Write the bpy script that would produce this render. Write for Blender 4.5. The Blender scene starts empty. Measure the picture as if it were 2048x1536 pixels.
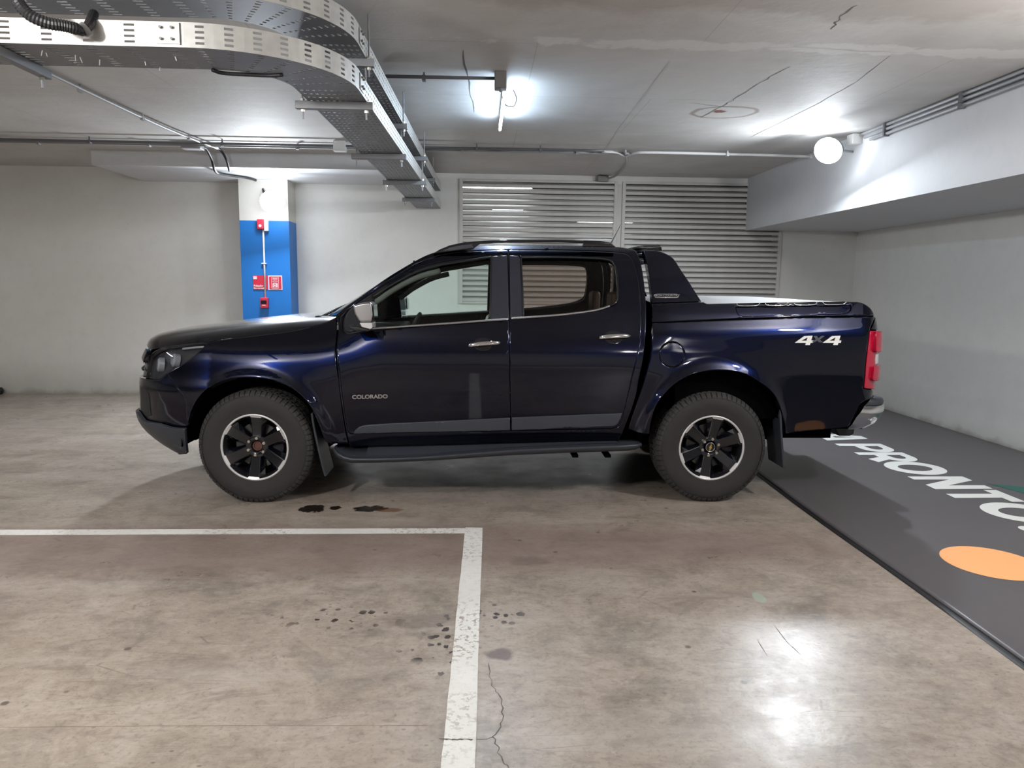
import bpy, bmesh, math, random
import numpy as np
from mathutils import Vector, Matrix, Euler
from mathutils.geometry import delaunay_2d_cdt
random.seed(7); rng = np.random.RandomState(5)
D = bpy.data; C = bpy.context.scene.collection; PI = math.pi
scn = bpy.context.scene

# ------------------------------------------------------------------ camera
FOC, PITCH, YAW, ROLL, CAMH = 1456.0, 0.1356, 0.0437, 0.011, 1.484
fw = np.array([math.sin(YAW)*math.cos(PITCH), math.cos(YAW)*math.cos(PITCH), -math.sin(PITCH)])
rt = np.array([math.cos(YAW), -math.sin(YAW), 0.0]); up = np.cross(rt, fw)
RT = math.cos(ROLL)*rt + math.sin(ROLL)*up; UP = -math.sin(ROLL)*rt + math.cos(ROLL)*up
cd = D.cameras.new('camera'); cam = D.objects.new('camera', cd); C.objects.link(cam)
cd.sensor_width = 36; cd.lens = FOC/2048*36; cd.clip_start = 0.05; cd.clip_end = 100
M = Matrix.Identity(4)
for i in range(3): M[i][0], M[i][1], M[i][2] = RT[i], UP[i], -fw[i]
M[2][3] = CAMH; cam.matrix_world = M; scn.camera = cam
CO = np.array([0, 0, CAMH])
def ray(px, py): return RT*(px-1024)/FOC - UP*(py-768)/FOC + fw
def at(px, py, X=None, Y=None, Z=None):
    d = ray(px, py)
    t = X/d[0] if X is not None else (Y/d[1] if Y is not None else (Z-CAMH)/d[2])
    return CO + t*d
def proj(p):
    d = np.asarray(p)-CO; k = d@fw
    return np.array([1024+FOC*(d@RT)/k, 768-FOC*(d@UP)/k])

# ------------------------------------------------------------------ world, view, lights
w = D.worlds.new('world'); scn.world = w; w.use_nodes = True
w.node_tree.nodes['Background'].inputs[0].default_value = (0.55, 0.6, 0.68, 1)
w.node_tree.nodes['Background'].inputs[1].default_value = 0.05
scn.view_settings.view_transform = 'Standard'; scn.view_settings.look = 'None'
scn.view_settings.exposure = 0.82; scn.view_settings.gamma = 1; scn.view_settings.use_curve_mapping = False
scn.cycles.max_bounces = 7; scn.cycles.diffuse_bounces = 4; scn.cycles.glossy_bounces = 4
scn.cycles.transparent_max_bounces = 12; scn.cycles.sample_clamp_indirect = 4.0
scn.cycles.use_adaptive_sampling = True; scn.cycles.adaptive_threshold = 0.02
scn.cycles.caustics_reflective = False; scn.cycles.caustics_refractive = False
COOL = (0.86, 0.93, 1.0); NEUT = (1.0, 0.97, 0.94)
def light(name, kind, loc, power, color=COOL, size=0.1, size_y=None, aim=None):
    l = D.lights.new(name, kind); l.energy = power; l.color = color
    if kind == 'POINT': l.shadow_soft_size = size
    else:
        l.size = size
        if size_y: l.shape = 'RECTANGLE'; l.size_y = size_y
    o = D.objects.new(name, l); C.objects.link(o); o.location = loc
    if aim is not None: o.rotation_euler = Vector(aim).to_track_quat('-Z', 'Y').to_euler()
    return o
L_TUBE = light('tube_light', 'AREA', (0.155, 5.86, 2.775), 12, COOL, 0.05, 1.15, (0, 0, -1))
L_PIL = light('pillar_flood', 'POINT', (-2.53, 8.98, 2.45), 7, COOL, 0.09)
L_PIL2 = light('pillar_flood_beam', 'AREA', (-2.53, 8.92, 2.44), 55, COOL, 0.16, 0.12, (0.12, -0.8, -0.62))
L_BEAM = light('beam_flood', 'AREA', (3.13, 6.74, 2.70), 42, COOL, 0.16, 0.12, (-0.62, -0.12, -0.77))
L_BEAM2 = light('beam_flood_glow', 'POINT', (3.07, 6.68, 2.72), 3.5, COOL, 0.05)
L_LEFT = light('left_flood', 'POINT', (-2.5, 1.5, 2.45), 130, NEUT, 0.10)
L_R1 = light('right_flood', 'POINT', (3.15, 2.8, 2.50), 74, NEUT, 0.09)
L_FILL = [light('fill_tube', 'AREA', (x, y, 2.76), p, NEUT, 0.12, 1.2, (0, 0, -1))
          for x, y, p in ((-3.6, -4.5, 85), (3.0, -4.5, 85), (-5.8, 4.2, 28))]  # unseen tubes, added as fill to brighten walls and floor

# ------------------------------------------------------------------ materials
def mat(name, base=(0.5, 0.5, 0.5), rough=0.5, metal=0.0, coat=0.0, spec=0.5, emit=None, estr=0.0):
    m = D.materials.new(name); m.use_nodes = True
    b = m.node_tree.nodes['Principled BSDF']
    b.inputs['Base Color'].default_value = (*base, 1); b.inputs['Roughness'].default_value = rough
    b.inputs['Metallic'].default_value = metal; b.inputs['Coat Weight'].default_value = coat
    b.inputs['Coat Roughness'].default_value = 0.03; b.inputs['Specular IOR Level'].default_value = spec
    if emit: b.inputs['Emission Color'].default_value = (*emit, 1); b.inputs['Emission Strength'].default_value = estr
    return m
class NT:
    def __init__(s, m): s.t = m.node_tree; s.b = s.t.nodes['Principled BSDF']; s.co = s.t.nodes.new('ShaderNodeTexCoord')
    def n(s, k, **kw):
        nd = s.t.nodes.new(k)
        for a, v in kw.items(): setattr(nd, a, v)
        return nd
    def l(s, a, b): s.t.links.new(a, b)
    def mapping(s, scale=(1, 1, 1), loc=(0, 0, 0), rot=(0, 0, 0), src='Object'):
        m = s.n('ShaderNodeMapping'); m.inputs['Scale'].default_value = scale; m.inputs['Location'].default_value = loc
        m.inputs['Rotation'].default_value = rot; s.l(s.co.outputs[src], m.inputs[0]); return m.outputs[0]
    def noise(s, scale, detail=6, rough=0.6, vec=None, dist=0.0):
        n = s.n('ShaderNodeTexNoise'); n.inputs['Scale'].default_value = scale; n.inputs['Detail'].default_value = detail
        n.inputs['Roughness'].default_value = rough; n.inputs['Distortion'].default_value = dist
        s.l(vec if vec is not None else s.mapping(), n.inputs['Vector']); return n.outputs['Fac']
    def vor(s, scale, vec=None, feat='F1', rnd=1.0):
        n = s.n('ShaderNodeTexVoronoi', feature=feat); n.inputs['Scale'].default_value = scale; n.inputs['Randomness'].default_value = rnd
        s.l(vec if vec is not None else s.mapping(), n.inputs['Vector']); return n.outputs['Distance']
    def ramp(s, x, stops):
        r = s.n('ShaderNodeValToRGB'); e = r.color_ramp.elements
        while len(e) < len(stops): e.new(0.5)
        for i, (p, c) in enumerate(stops):
            e[i].position = p; c = c if isinstance(c, (tuple, list)) else (c, c, c); e[i].color = (*c, 1)
        s.l(x, r.inputs[0]); return r.outputs[0]
    def mix(s, f, a, b, mode='MIX'):
        m = s.n('ShaderNodeMix', data_type='RGBA', blend_type=mode)
        for i, v in ((0, f), (6, a), (7, b)):
            if hasattr(v, 'links') or hasattr(v, 'is_linked'): s.l(v, m.inputs[i])
            else: m.inputs[i].default_value = v if i == 0 else (*v, 1)
        return m.outputs[2]
    def math(s, op, a, b=0.0, clamp=False):
        m = s.n('ShaderNodeMath', operation=op, use_clamp=clamp)
        for i, v in ((0, a), (1, b)):
            if hasattr(v, 'is_linked'): s.l(v, m.inputs[i])
            else: m.inputs[i].default_value = v
        return m.outputs[0]
    def bump(s, h, strength=0.2, dist=0.01):
        b = s.n('ShaderNodeBump'); b.inputs['Strength'].default_value = strength; b.inputs['Distance'].default_value = dist
        s.l(h, b.inputs['Height']); s.l(b.outputs[0], s.b.inputs['Normal'])
    def col(s, c): s.l(c, s.b.inputs['Base Color'])
    def rgh(s, c): s.l(c, s.b.inputs['Roughness'])
    def ell(s, cx, cy, rx, ry, wob=0.3, soft=0.25, ns=6.0):
        # soft-edged wobbly blot around (cx,cy) in object space
        v = s.mapping((1/rx, 1/ry, 0), (-cx/rx, -cy/ry, 0))
        ln = s.n('ShaderNodeVectorMath', operation='LENGTH'); s.l(v, ln.inputs[0])
        d = s.math('ADD', ln.outputs['Value'], s.math('MULTIPLY', s.math('SUBTRACT', s.noise(ns, 4), 0.5), wob*2))
        return s.ramp(d, [(max(0.0, 1-soft), 1.0), (1.0, 0.0)])

def concrete_floor():
    m = mat('floor_concrete', (0.4, 0.36, 0.32), 0.4); t = NT(m)
    n1 = t.noise(0.55, 5, 0.6, dist=0.6); n2 = t.noise(2.6, 8, 0.68, dist=0.8); n3 = t.noise(14, 6, 0.7)
    n4 = t.noise(60, 3, 0.6)
    c = t.ramp(n1, [(0.32, (0.30, 0.245, 0.215)), (0.5, (0.42, 0.37, 0.32)), (0.66, (0.37, 0.335, 0.31))])
    c2 = t.ramp(n2, [(0.34, (0.25, 0.225, 0.20)), (0.5, (0.44, 0.385, 0.33)), (0.64, (0.55, 0.50, 0.455))])
    c = t.mix(0.68, c, c2)
    c = t.mix(t.ramp(n3, [(0.35, 0.0), (0.7, 0.5)]), c, (0.52, 0.46, 0.40))
    c = t.mix(t.ramp(n4, [(0.3, 0.35), (0.45, 0.0)]), c, (0.20, 0.17, 0.15))
    g1 = t.noise(26, 8, 0.75, t.mapping((0.7, 1.0, 1)), 0.6)
    c = t.mix(t.ramp(g1, [(0.36, 0.42), (0.47, 0.0)]), c, (0.235, 0.20, 0.175))
    c = t.mix(t.ramp(g1, [(0.53, 0.0), (0.66, 0.40)]), c, (0.60, 0.555, 0.50))
    wsh = t.noise(4.5, 9, 0.8, t.mapping((0.45, 1.6, 1), rot=(0, 0, 0.25)), 1.2)
    c = t.mix(t.ramp(wsh, [(0.34, 0.45), (0.46, 0.0)]), c, (0.27, 0.225, 0.20))
    c = t.mix(t.ramp(wsh, [(0.57, 0.0), (0.68, 0.42)]), c, (0.58, 0.55, 0.52))
    pt = t.vor(16.0, t.mapping((0.8, 1.3, 0), loc=(1.7, 0.4, 0)))
    c = t.mix(t.math('MULTIPLY', t.ramp(pt, [(0.07, 0.8), (0.12, 0.0)]), t.ramp(t.noise(1.7, 3), [(0.50, 0.0), (0.60, 0.8)])), c, (0.17, 0.145, 0.13))
    # pinkish dust band in front of the car, worn grey beside it
    sx = t.noise(1.1, 6, 0.7, t.mapping((0.6, 3.2, 1)))
    c = t.mix(t.ramp(sx, [(0.52, 0.0), (0.72, 0.45)]), c, (0.60, 0.56, 0.52))
    c = t.mix(t.math('MULTIPLY', t.ell(-1.5, 4.0, 6.0, 0.5, 0.35, 0.5, 1.2), 0.5), c, (0.27, 0.20, 0.185))
    # long scratches
    sc = t.vor(1.4, t.mapping((1.0, 9.0, 1), rot=(0, 0, 0.9)), 'DISTANCE_TO_EDGE')
    scm = t.math('MULTIPLY', t.ramp(sc, [(0.0, 1.0), (0.012, 0.0)]), t.ramp(t.noise(1.3, 2), [(0.52, 0.0), (0.62, 0.55)]))
    c = t.mix(scm, c, (0.17, 0.13, 0.11))
    # pits and specks
    vp = t.vor(5.0, t.mapping((1, 1.0, 0)))
    c = t.mix(t.math('MULTIPLY', t.ramp(vp, [(0.055, 1.0), (0.085, 0.0)]), t.ramp(t.noise(0.9, 2, vec=t.mapping(loc=(3, 1, 0))), [(0.5, 0.0), (0.58, 0.8)])), c, (0.15, 0.125, 0.11))
    # drops of old oil across the bay line
    drops = t.vor(19.0, t.mapping((1, 0.9, 0), loc=(0.3, 0.2, 0)))
    dn = t.noise(9, 4, 0.7)
    dm = t.ramp(t.math('SUBTRACT', dn, t.math('MULTIPLY', drops, 0.75)), [(0.30, 0.0), (0.34, 1.0)])
    zone = t.math('MAXIMUM', t.math('MAXIMUM', t.ell(-0.62, 3.12, 0.38, 0.16, 0.6, 0.6, 3), t.ell(0.08, 3.13, 0.20, 0.17, 0.6, 0.6, 3)),
                  t.math('MAXIMUM', t.ell(-0.22, 2.78, 0.16, 0.07, 0.5, 0.6, 3), t.ell(-0.12, 2.9, 0.14, 0.4, 0.5, 0.6, 3)))
    c = t.mix(t.math('MULTIPLY', dm, zone), c, (0.10, 0.085, 0.08))
    # single blots: wet marks by the front tyre and grey patches
    wet = t.math('MAXIMUM', t.ell(-1.10, 4.72, 0.085, 0.10, 0.8, 0.2, 14), t.ell(-0.72, 4.71, 0.13, 0.07, 0.8, 0.2, 14))
    wet = t.math('MAXIMUM', wet, t.ell(-0.96, 4.73, 0.05, 0.04, 0.8, 0.2, 20))
    c = t.mix(wet, c, (0.055, 0.045, 0.04))
    c = t.mix(t.math('MULTIPLY', t.ell(-0.60, 4.68, 0.10, 0.05, 0.6, 0.3, 12), 0.7), c, (0.24, 0.12, 0.06))
    for (x, y, rx, ry, k) in ((0.09, 2.77, 0.065, 0.06, 0.8), (-2.05, 2.38, 0.11, 0.035, 0.7), (0.27, 3.77, 0.13, 0.075, 0.4), (0.16, 1.98, 0.06, 0.03, 0.6), (-0.27, 3.08, 0.2, 0.09, 0.35)):
        c = t.mix(t.math('MULTIPLY', t.ell(x, y, rx, ry, 0.6, 0.35, 12), k), c, (0.20, 0.165, 0.155))
    c = t.mix(t.math('MULTIPLY', t.ell(1.35, 3.29, 0.03, 0.06, 0.1, 0.1, 10), 0.7), c, (0.45, 0.55, 0.46))
    # shadow under the vehicle painted into the floor colour, over dark oily screed
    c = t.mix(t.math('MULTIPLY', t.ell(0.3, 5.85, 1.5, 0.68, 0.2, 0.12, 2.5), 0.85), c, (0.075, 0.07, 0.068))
    gm = t.n('ShaderNodeGamma'); gm.inputs[1].default_value = 1.3; t.l(c, gm.inputs[0]); c = gm.outputs[0]
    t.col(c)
    t.rgh(t.math('ADD', t.ramp(t.noise(3, 6, 0.7), [(0.3, 0.25), (0.7, 0.42)]), t.math('MULTIPLY', wet, -0.12)))
    t.bump(t.math('ADD', t.noise(5, 6), t.math('MULTIPLY', n4, 0.15)), 0.09, 0.02)
    return m
def painted_wall(name, base, stain, k=0.35, dirt=True):
    m = mat(name, base, 0.6); t = NT(m)
    n = t.noise(0.9, 7, 0.65); n2 = t.noise(7, 6, 0.7)
    c = t.mix(t.ramp(n, [(0.38, k), (0.62, 0.0)]), base, stain)
    c = t.mix(t.ramp(n2, [(0.3, 0.15), (0.5, 0.0)]), c, tuple(v*0.7 for v in base))
    sp = t.vor(3.0, t.mapping((1, 1, 1)))
    c = t.mix(t.ramp(sp, [(0.012, 0.6), (0.02, 0.0)]), c, tuple(v*0.35 for v in base))
    if dirt:
        sep = t.n('ShaderNodeSeparateXYZ'); t.l(t.mapping(), sep.inputs[0])
        h = t.math('ADD', sep.outputs['Z'], t.math('MULTIPLY', t.math('SUBTRACT', t.noise(3, 6), 0.5), 0.25))
        c = t.mix(t.ramp(h, [(0.0, 0.75), (0.07, 0.35), (0.30, 0.12), (0.42, 0.0)]), c, (0.23, 0.21, 0.17))
    t.col(c); t.bump(t.noise(12, 6), 0.12, 0.01); return m
def ceiling_mat():
    base = (0.58, 0.57, 0.555); m = mat('ceiling_concrete', base, 0.75); t = NT(m)
    n = t.noise(0.8, 7, 0.65, dist=0.3); n2 = t.noise(2.2, 8, 0.75, t.mapping((0.5, 2.2, 1)))
    c = t.mix(t.ramp(n, [(0.36, 0.5), (0.62, 0.0)]), base, (0.36, 0.34, 0.325))
    c = t.mix(t.ramp(n2, [(0.52, 0.0), (0.7, 0.4)]), c, (0.62, 0.61, 0.59))
    # board marks
    br = t.n('ShaderNodeTexBrick'); br.offset = 0.37
    for k, v in (('Scale', 1.0), ('Mortar Size', 0.004), ('Brick Width', 2.6), ('Row Height', 1.22)): br.inputs[k].default_value = v
    t.l(t.mapping(loc=(1.31, 0.35, 0)), br.inputs['Vector'])
    c = t.mix(t.math('MULTIPLY', br.outputs['Fac'], 0.35), c, (0.27, 0.25, 0.23))
    # brown ring of a leak mark
    v = t.mapping((1/0.26, 1/0.20, 0), (-1.98/0.26, -6.13/0.20, 0)); ln = t.n('ShaderNodeVectorMath', operation='LENGTH'); t.l(v, ln.inputs[0])
    d = t.math('ADD', ln.outputs['Value'], t.math('MULTIPLY', t.math('SUBTRACT', t.noise(4, 3), 0.5), 0.35))
    ring = t.ramp(t.math('ABSOLUTE', t.math('SUBTRACT', d, 1.0)), [(0.0, 0.75), (0.05, 0.6), (0.12, 0.0)])
    c = t.mix(ring, c, (0.25, 0.165, 0.14))
    c = t.mix(t.ell(1.93, 6.1, 0.07, 0.05, 0.9, 0.3, 18), c, (0.20, 0.07, 0.055))
    c = t.mix(t.math('MULTIPLY', t.ell(1.6, 3.75, 2.0, 0.30, 0.9, 0.35, 2.5), 0.5), c, (0.31, 0.26, 0.235))
    c = t.mix(t.math('MULTIPLY', t.ell(2.2, 4.5, 2.0, 0.10, 1.6, 0.3, 4.0), 0.7), c, (0.70, 0.69, 0.67))
    t.col(c); t.bump(t.math('ADD', t.noise(2.5, 7, 0.65), t.math('MULTIPLY', t.noise(30, 3), 0.1)), 0.18, 0.03); return m
def paint():
    m = mat('navy_car_paint', (0.0006, 0.003, 0.022), 0.28, 1.0, 1.0); t = NT(m)
    f = t.vor(900, t.mapping()); c = t.mix(t.ramp(f, [(0.2, 0.6), (0.5, 0.0)]), (0.0004, 0.0022, 0.016), (0.001, 0.007, 0.045))
    t.col(c)
    r = t.ramp(t.noise(4, 6, 0.7), [(0.3, 0.025), (0.7, 0.06)]); t.l(r, t.b.inputs['Coat Roughness']); return m
def noisy(name, base, rough, metal=0.0, amt=0.3, scale=20, dark=0.6, bump=0.0, **k):
    m = mat(name, base, rough, metal, **k); t = NT(m)
    t.col(t.mix(t.ramp(t.noise(scale, 6, 0.7), [(0.3, amt), (0.65, 0.0)]), base, tuple(v*dark for v in base)))
    if bump: t.bump(t.noise(scale*3, 4), bump, 0.005)
    return m
def glass(name, tint, refl=0.8):
    m = D.materials.new(name); m.use_nodes = True; nt = m.node_tree; nt.nodes.clear()
    o = nt.nodes.new('ShaderNodeOutputMaterial'); tr = nt.nodes.new('ShaderNodeBsdfTransparent'); tr.inputs[0].default_value = (*tint, 1)
    g = nt.nodes.new('ShaderNodeBsdfGlossy'); g.inputs['Roughness'].default_value = 0.01; g.inputs[0].default_value = (refl,)*3+(1,)
    fr = nt.nodes.new('ShaderNodeFresnel'); fr.inputs[0].default_value = 1.45; mx = nt.nodes.new('ShaderNodeMixShader')
    nt.links.new(fr.outputs[0], mx.inputs[0]); nt.links.new(tr.outputs[0], mx.inputs[1]); nt.links.new(g.outputs[0], mx.inputs[2])
    nt.links.new(mx.outputs[0], o.inputs[0]); return m
def chipped_paint():
    m = mat('line_paint', (0.8, 0.79, 0.76), 0.5); t = NT(m)
    n = t.noise(34, 6, 0.75); z = t.math('MAXIMUM', t.ell(-0.05, 2.98, 0.4, 0.36, 0.4, 0.6, 3), t.ramp(t.noise(1.6, 3), [(0.48, 0.15), (0.62, 0.75)]))
    msk = t.math('MULTIPLY', t.ramp(n, [(0.53, 0.0), (0.57, 1.0)]), z)
    c = t.mix(msk, (0.8, 0.79, 0.76), (0.34, 0.29, 0.26))
    c = t.mix(t.ramp(t.noise(3, 6), [(0.4, 0.18), (0.6, 0.0)]), c, (0.5, 0.46, 0.42))
    t.col(c); return m
def galv():
    m = mat('galvanised_steel', (0.62, 0.62, 0.60), 0.45, 0.35); t = NT(m)
    v = t.vor(26); c = t.mix(t.ramp(v, [(0.2, 0.35), (0.8, 0.0)]), (0.56, 0.56, 0.545), (0.36, 0.36, 0.355))
    c = t.mix(t.ramp(t.noise(3, 6), [(0.35, 0.35), (0.6, 0.0)]), c, (0.36, 0.345, 0.29)); t.col(c); return m
MT = dict(
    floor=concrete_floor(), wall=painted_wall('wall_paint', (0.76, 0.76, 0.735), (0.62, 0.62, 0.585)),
    wallr=painted_wall('right_wall_paint', (0.76, 0.76, 0.74), (0.63, 0.63, 0.61)),
    beam=painted_wall('beam_paint', (0.60, 0.61, 0.63), (0.52, 0.52, 0.54), 0.25, False), ceil=ceiling_mat(),
    pillar=painted_wall('pillar_cream', (0.62, 0.60, 0.55), (0.5, 0.48, 0.44), 0.3, False),
    blue=noisy('pillar_blue', (0.006, 0.155, 0.50), 0.45, 0, 0.25, 5, 0.75), paint=paint(),
    line=chipped_paint(), galv=galv(), galvd=noisy('dull_galvanised', (0.27, 0.28, 0.30), 0.5, 0.35, 0.35, 12, 0.65),
    black=mat('black_plastic', (0.008, 0.009, 0.012), 0.45), gloss=mat('gloss_black', (0.006, 0.006, 0.009), 0.08, 0, 0.6),
    greyp=noisy('grey_plastic', (0.030, 0.034, 0.045), 0.42, 0, 0.3, 60, 0.8, 0.05),
    grey2=noisy('door_moulding_grey', (0.055, 0.062, 0.078), 0.38, 0.2, 0.2, 60, 0.9),
    pillarf=mat('pillar_film', (0.026, 0.028, 0.040), 0.35), chrome=mat('chrome', (0.75, 0.76, 0.78), 0.07, 1.0),
    satin=mat('satin_chrome', (0.50, 0.50, 0.52), 0.28, 1.0),
    rubber=noisy('tyre_rubber', (0.019, 0.018, 0.0175), 0.75, 0, 0.5, 9, 0.6, 0.1), tread=noisy('tyre_tread', (0.032, 0.031, 0.031), 0.8, 0, 0.5, 14, 0.5, 0.1),
    rim=mat('rim_black', (0.004, 0.005, 0.009), 0.14, 0.3, 0.8), rimsil=noisy('rim_machined', (0.62, 0.62, 0.63), 0.35, 0.35, 0.2, 40, 0.8),
    barrel=mat('rim_barrel', (0.012, 0.012, 0.016), 0.4, 0.4), disc=noisy('brake_steel', (0.07, 0.068, 0.066), 0.45, 0.6, 0.4, 20, 0.6),
    rust=noisy('rusty_hub', (0.13, 0.055, 0.04), 0.8, 0.1, 0.5, 60, 0.4), nut=mat('lug_steel', (0.5, 0.48, 0.45), 0.3, 1.0),
    gold=mat('gold_emblem', (0.62, 0.42, 0.12), 0.3, 0.8), red=mat('tail_red', (0.40, 0.003, 0.030), 0.12, 0, 0.8, emit=(0.6, 0.0, 0.02), estr=0.0),
    clear=mat('clear_lens', (0.75, 0.75, 0.78), 0.12, 0.3, 0.5), lampin=mat('headlamp_inner', (0.11, 0.115, 0.125), 0.25, 0.6),
    glassf=glass('front_side_glass', (0.90, 0.985, 0.945)), glassr=glass('rear_side_glass', (0.67, 0.62, 0.57)), glassw=glass('windscreen_glass', (0.8, 0.88, 0.84)),
    glassh=glass('headlamp_glass', (0.75, 0.77, 0.8)),
    vinyl=noisy('tonneau_vinyl', (0.34, 0.34, 0.35), 0.6, 0, 0.3, 6, 0.8, 0.1), seat=noisy('seat_leather', (0.085, 0.055, 0.042), 0.5, 0, 0.3, 30, 0.7),
    trim=mat('cabin_trim', (0.05, 0.05, 0.05), 0.6), liner=mat('headliner', (0.20, 0.20, 0.19), 0.9), under=mat('underbody_black', (0.0022, 0.0022, 0.0026), 0.75, spec=0.0),
    mat_=noisy('mat_vinyl', (0.098, 0.090, 0.096), 0.38, 0, 0.35, 2.5, 0.75, 0.03), matedge=mat('mat_edge', (0.012, 0.012, 0.013), 0.5),
    white=noisy('print_white', (0.78, 0.79, 0.76), 0.5, 0, 0.1, 8, 0.9), orange=mat('print_orange', (0.93, 0.43, 0.17), 0.5), green=mat('print_green', (0.015, 0.12, 0.09), 0.5),
    slat=noisy('louvre_paint', (0.60, 0.585, 0.56), 0.5, 0.0, 0.35, 6, 0.7), dark=mat('void_dark', (0.02, 0.02, 0.022), 0.9),
    conduit=mat('conduit_grey', (0.30, 0.30, 0.31), 0.5), conduitw=mat('conduit_white', (0.62, 0.62, 0.62), 0.45), conduitd=mat('conduit_dark', (0.10, 0.10, 0.11), 0.5),
    boxg=mat('junction_box_grey', (0.20, 0.20, 0.20), 0.5), cable=mat('cable_black', (0.01, 0.01, 0.012), 0.5), redp=mat('sign_red', (0.55, 0.02, 0.05), 0.45),
    signw=mat('sign_white', (0.8, 0.6, 0.62), 0.5), lamp=mat('lamp_lens', (0.9, 0.9, 0.9), 0.4, emit=(0.88, 0.94, 1.0), estr=30),
    tubem=mat('tube_lamp', (0.9, 0.9, 0.9), 0.4, emit=(0.88, 0.94, 1.0), estr=9), tubeb=mat('bright_tube_lamp', (0.9, 0.9, 0.9), 0.4, emit=(0.62, 0.80, 1.0), estr=75), amber=mat('amber_marker', (0.30, 0.07, 0.04), 0.4),
    crack=mat('crack_dark', (0.13, 0.11, 0.10), 0.8), crackw=mat('crack_pale', (0.55, 0.54, 0.52), 0.8), crackd=mat('ceiling_crack', (0.14, 0.12, 0.11), 0.9), joint=mat('floor_joint', (0.24, 0.17, 0.13), 0.8))

# ------------------------------------------------------------------ object helpers
def rootloc(p):
    v = np.zeros(3)
    while p is not None: v += np.array(p.location); p = p.parent
    return v
def obj(name, V, F, m, parent=None, smooth=False, normals=None, local=False, mod=None, label=None, kind=None):
    V = np.asarray(V, float)
    if parent is not None and not local: V = V - rootloc(parent)
    me = D.meshes.new(name); me.from_pydata(V.tolist(), [], [list(map(int, f)) for f in F]); me.update()
    me.materials.append(MT[m] if isinstance(m, str) else m)
    if normals is not None:
        me.polygons.foreach_set('use_smooth', [True]*len(me.polygons)); me.normals_split_custom_set_from_vertices([tuple(n) for n in normals])
    elif smooth: me.polygons.foreach_set('use_smooth', [True]*len(me.polygons))
    o = D.objects.new(name, me); C.objects.link(o)
    if parent is not None: o.parent = parent
    if mod:
        b = o.modifiers.new('bevel', 'BEVEL'); b.width = mod[0]; b.segments = mod[1]; b.limit_method = 'ANGLE'; b.angle_limit = 0.6
        b.harden_normals = False; me.polygons.foreach_set('use_smooth', [True]*len(me.polygons))
        wn = o.modifiers.new('wn', 'WEIGHTED_NORMAL'); wn.keep_sharp = True
    if label: o['label'] = label
    if kind: o['kind'] = kind
    return o
def tag(o, label=None, cat=None, group=None, kind=None):
    for k, v in (('label', label), ('category', cat), ('group', group), ('kind', kind)):
        if v: o[k] = v
    return o
def thing(name, loc, label, cat, group=None):
    o = D.objects.new(name, None); C.objects.link(o); o.location = loc; o.empty_display_size = 0.1
    return tag(o, label, cat, group)
class G:
    """collects simple shapes into one mesh"""
    def __init__(s): s.V = []; s.F = []
    def add(s, V, F): n = len(s.V); s.V += [tuple(v) for v in V]; s.F += [[i+n for i in f] for f in F]; return s
    def box(s, a, b, R=None, o=(0, 0, 0)):
        x0, y0, z0 = a; x1, y1, z1 = b
        V = np.array([(x0,y0,z0),(x1,y0,z0),(x1,y1,z0),(x0,y1,z0),(x0,y0,z1),(x1,y0,z1),(x1,y1,z1),(x0,y1,z1)], float)
        if R is not None: V = V @ np.array(R).T
        return s.add(V+np.array(o), [(0,3,2,1),(4,5,6,7),(0,1,5,4),(1,2,6,5),(2,3,7,6),(3,0,4,7)])
    def tube(s, P, r, n=8, cap=True):
        P = [Vector(p) for p in P]; V = []; F = []; u = None
        for i, p in enumerate(P):
            t = (P[min(i+1, len(P)-1)]-P[max(i-1, 0)]).normalized()
            if u is None: u = t.orthogonal().normalized()
            else: u = (u - t*u.dot(t)).normalized()
            v = t.cross(u); rr = r[i] if isinstance(r, (list, tuple, np.ndarray)) else r
            V += [p+(u*math.cos(a)+v*math.sin(a))*rr for a in [2*PI*k/n for k in range(n)]]
        for i in range(len(P)-1):
            for k in range(n): F.append((i*n+k, i*n+(k+1)%n, (i+1)*n+(k+1)%n, (i+1)*n+k))
        if cap: F.append(tuple(range(n))[::-1]); F.append(tuple((len(P)-1)*n+k for k in range(n)))
        return s.add(V, F)
    def lathe(s, prof, n=64, axis='Y', a0=0, a1=2*PI):
        V = []; F = []; m = len(prof); full = abs(a1-a0-2*PI) < 1e-6; nn = n if full else n+1
        for k in range(nn):
            a = a0+(a1-a0)*k/n
            for (y, r) in prof: V.append((r*math.cos(a), y, r*math.sin(a)))
        for k in range(n):
            k2 = (k+1) % nn
            for j in range(m-1): F.append((k*m+j, k*m+j+1, k2*m+j+1, k2*m+j))
        return s.add(V, F)
    def prism(s, pts, y0, y1):
        """closed xz outline extruded along y"""
        n = len(pts); V = [(p[0], y0, p[1]) for p in pts]+[(p[0], y1, p[1]) for p in pts]
        F = [tuple(range(n)), tuple(range(2*n-1, n-1, -1))]+[(i, i+n, (i+1) % n+n, (i+1) % n) for i in range(n)]
        return s.add(V, F)
    def done(s, name, m, parent=None, **k): return obj(name, s.V, s.F, m, parent, **k)
def fixn(o):
    bm = bmesh.new(); bm.from_mesh(o.data); bmesh.ops.recalc_face_normals(bm, faces=bm.faces); bm.to_mesh(o.data); bm.free(); return o
def spl(P, n=6):
    P = np.asarray(P, float)
    if len(P) < 3: return P
    E = np.vstack([2*P[0]-P[1], P, 2*P[-1]-P[-2]]); out = []
    for i in range(1, len(E)-2):
        p0, p1, p2, p3 = E[i-1], E[i], E[i+1], E[i+2]
        for k in range(n):
            t = k/n; out.append(0.5*((2*p1)+(-p0+p2)*t+(2*p0-5*p1+4*p2-p3)*t*t+(-p0+3*p1-3*p2+p3)*t**3))
    out.append(P[-1]); return np.array(out)
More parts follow.
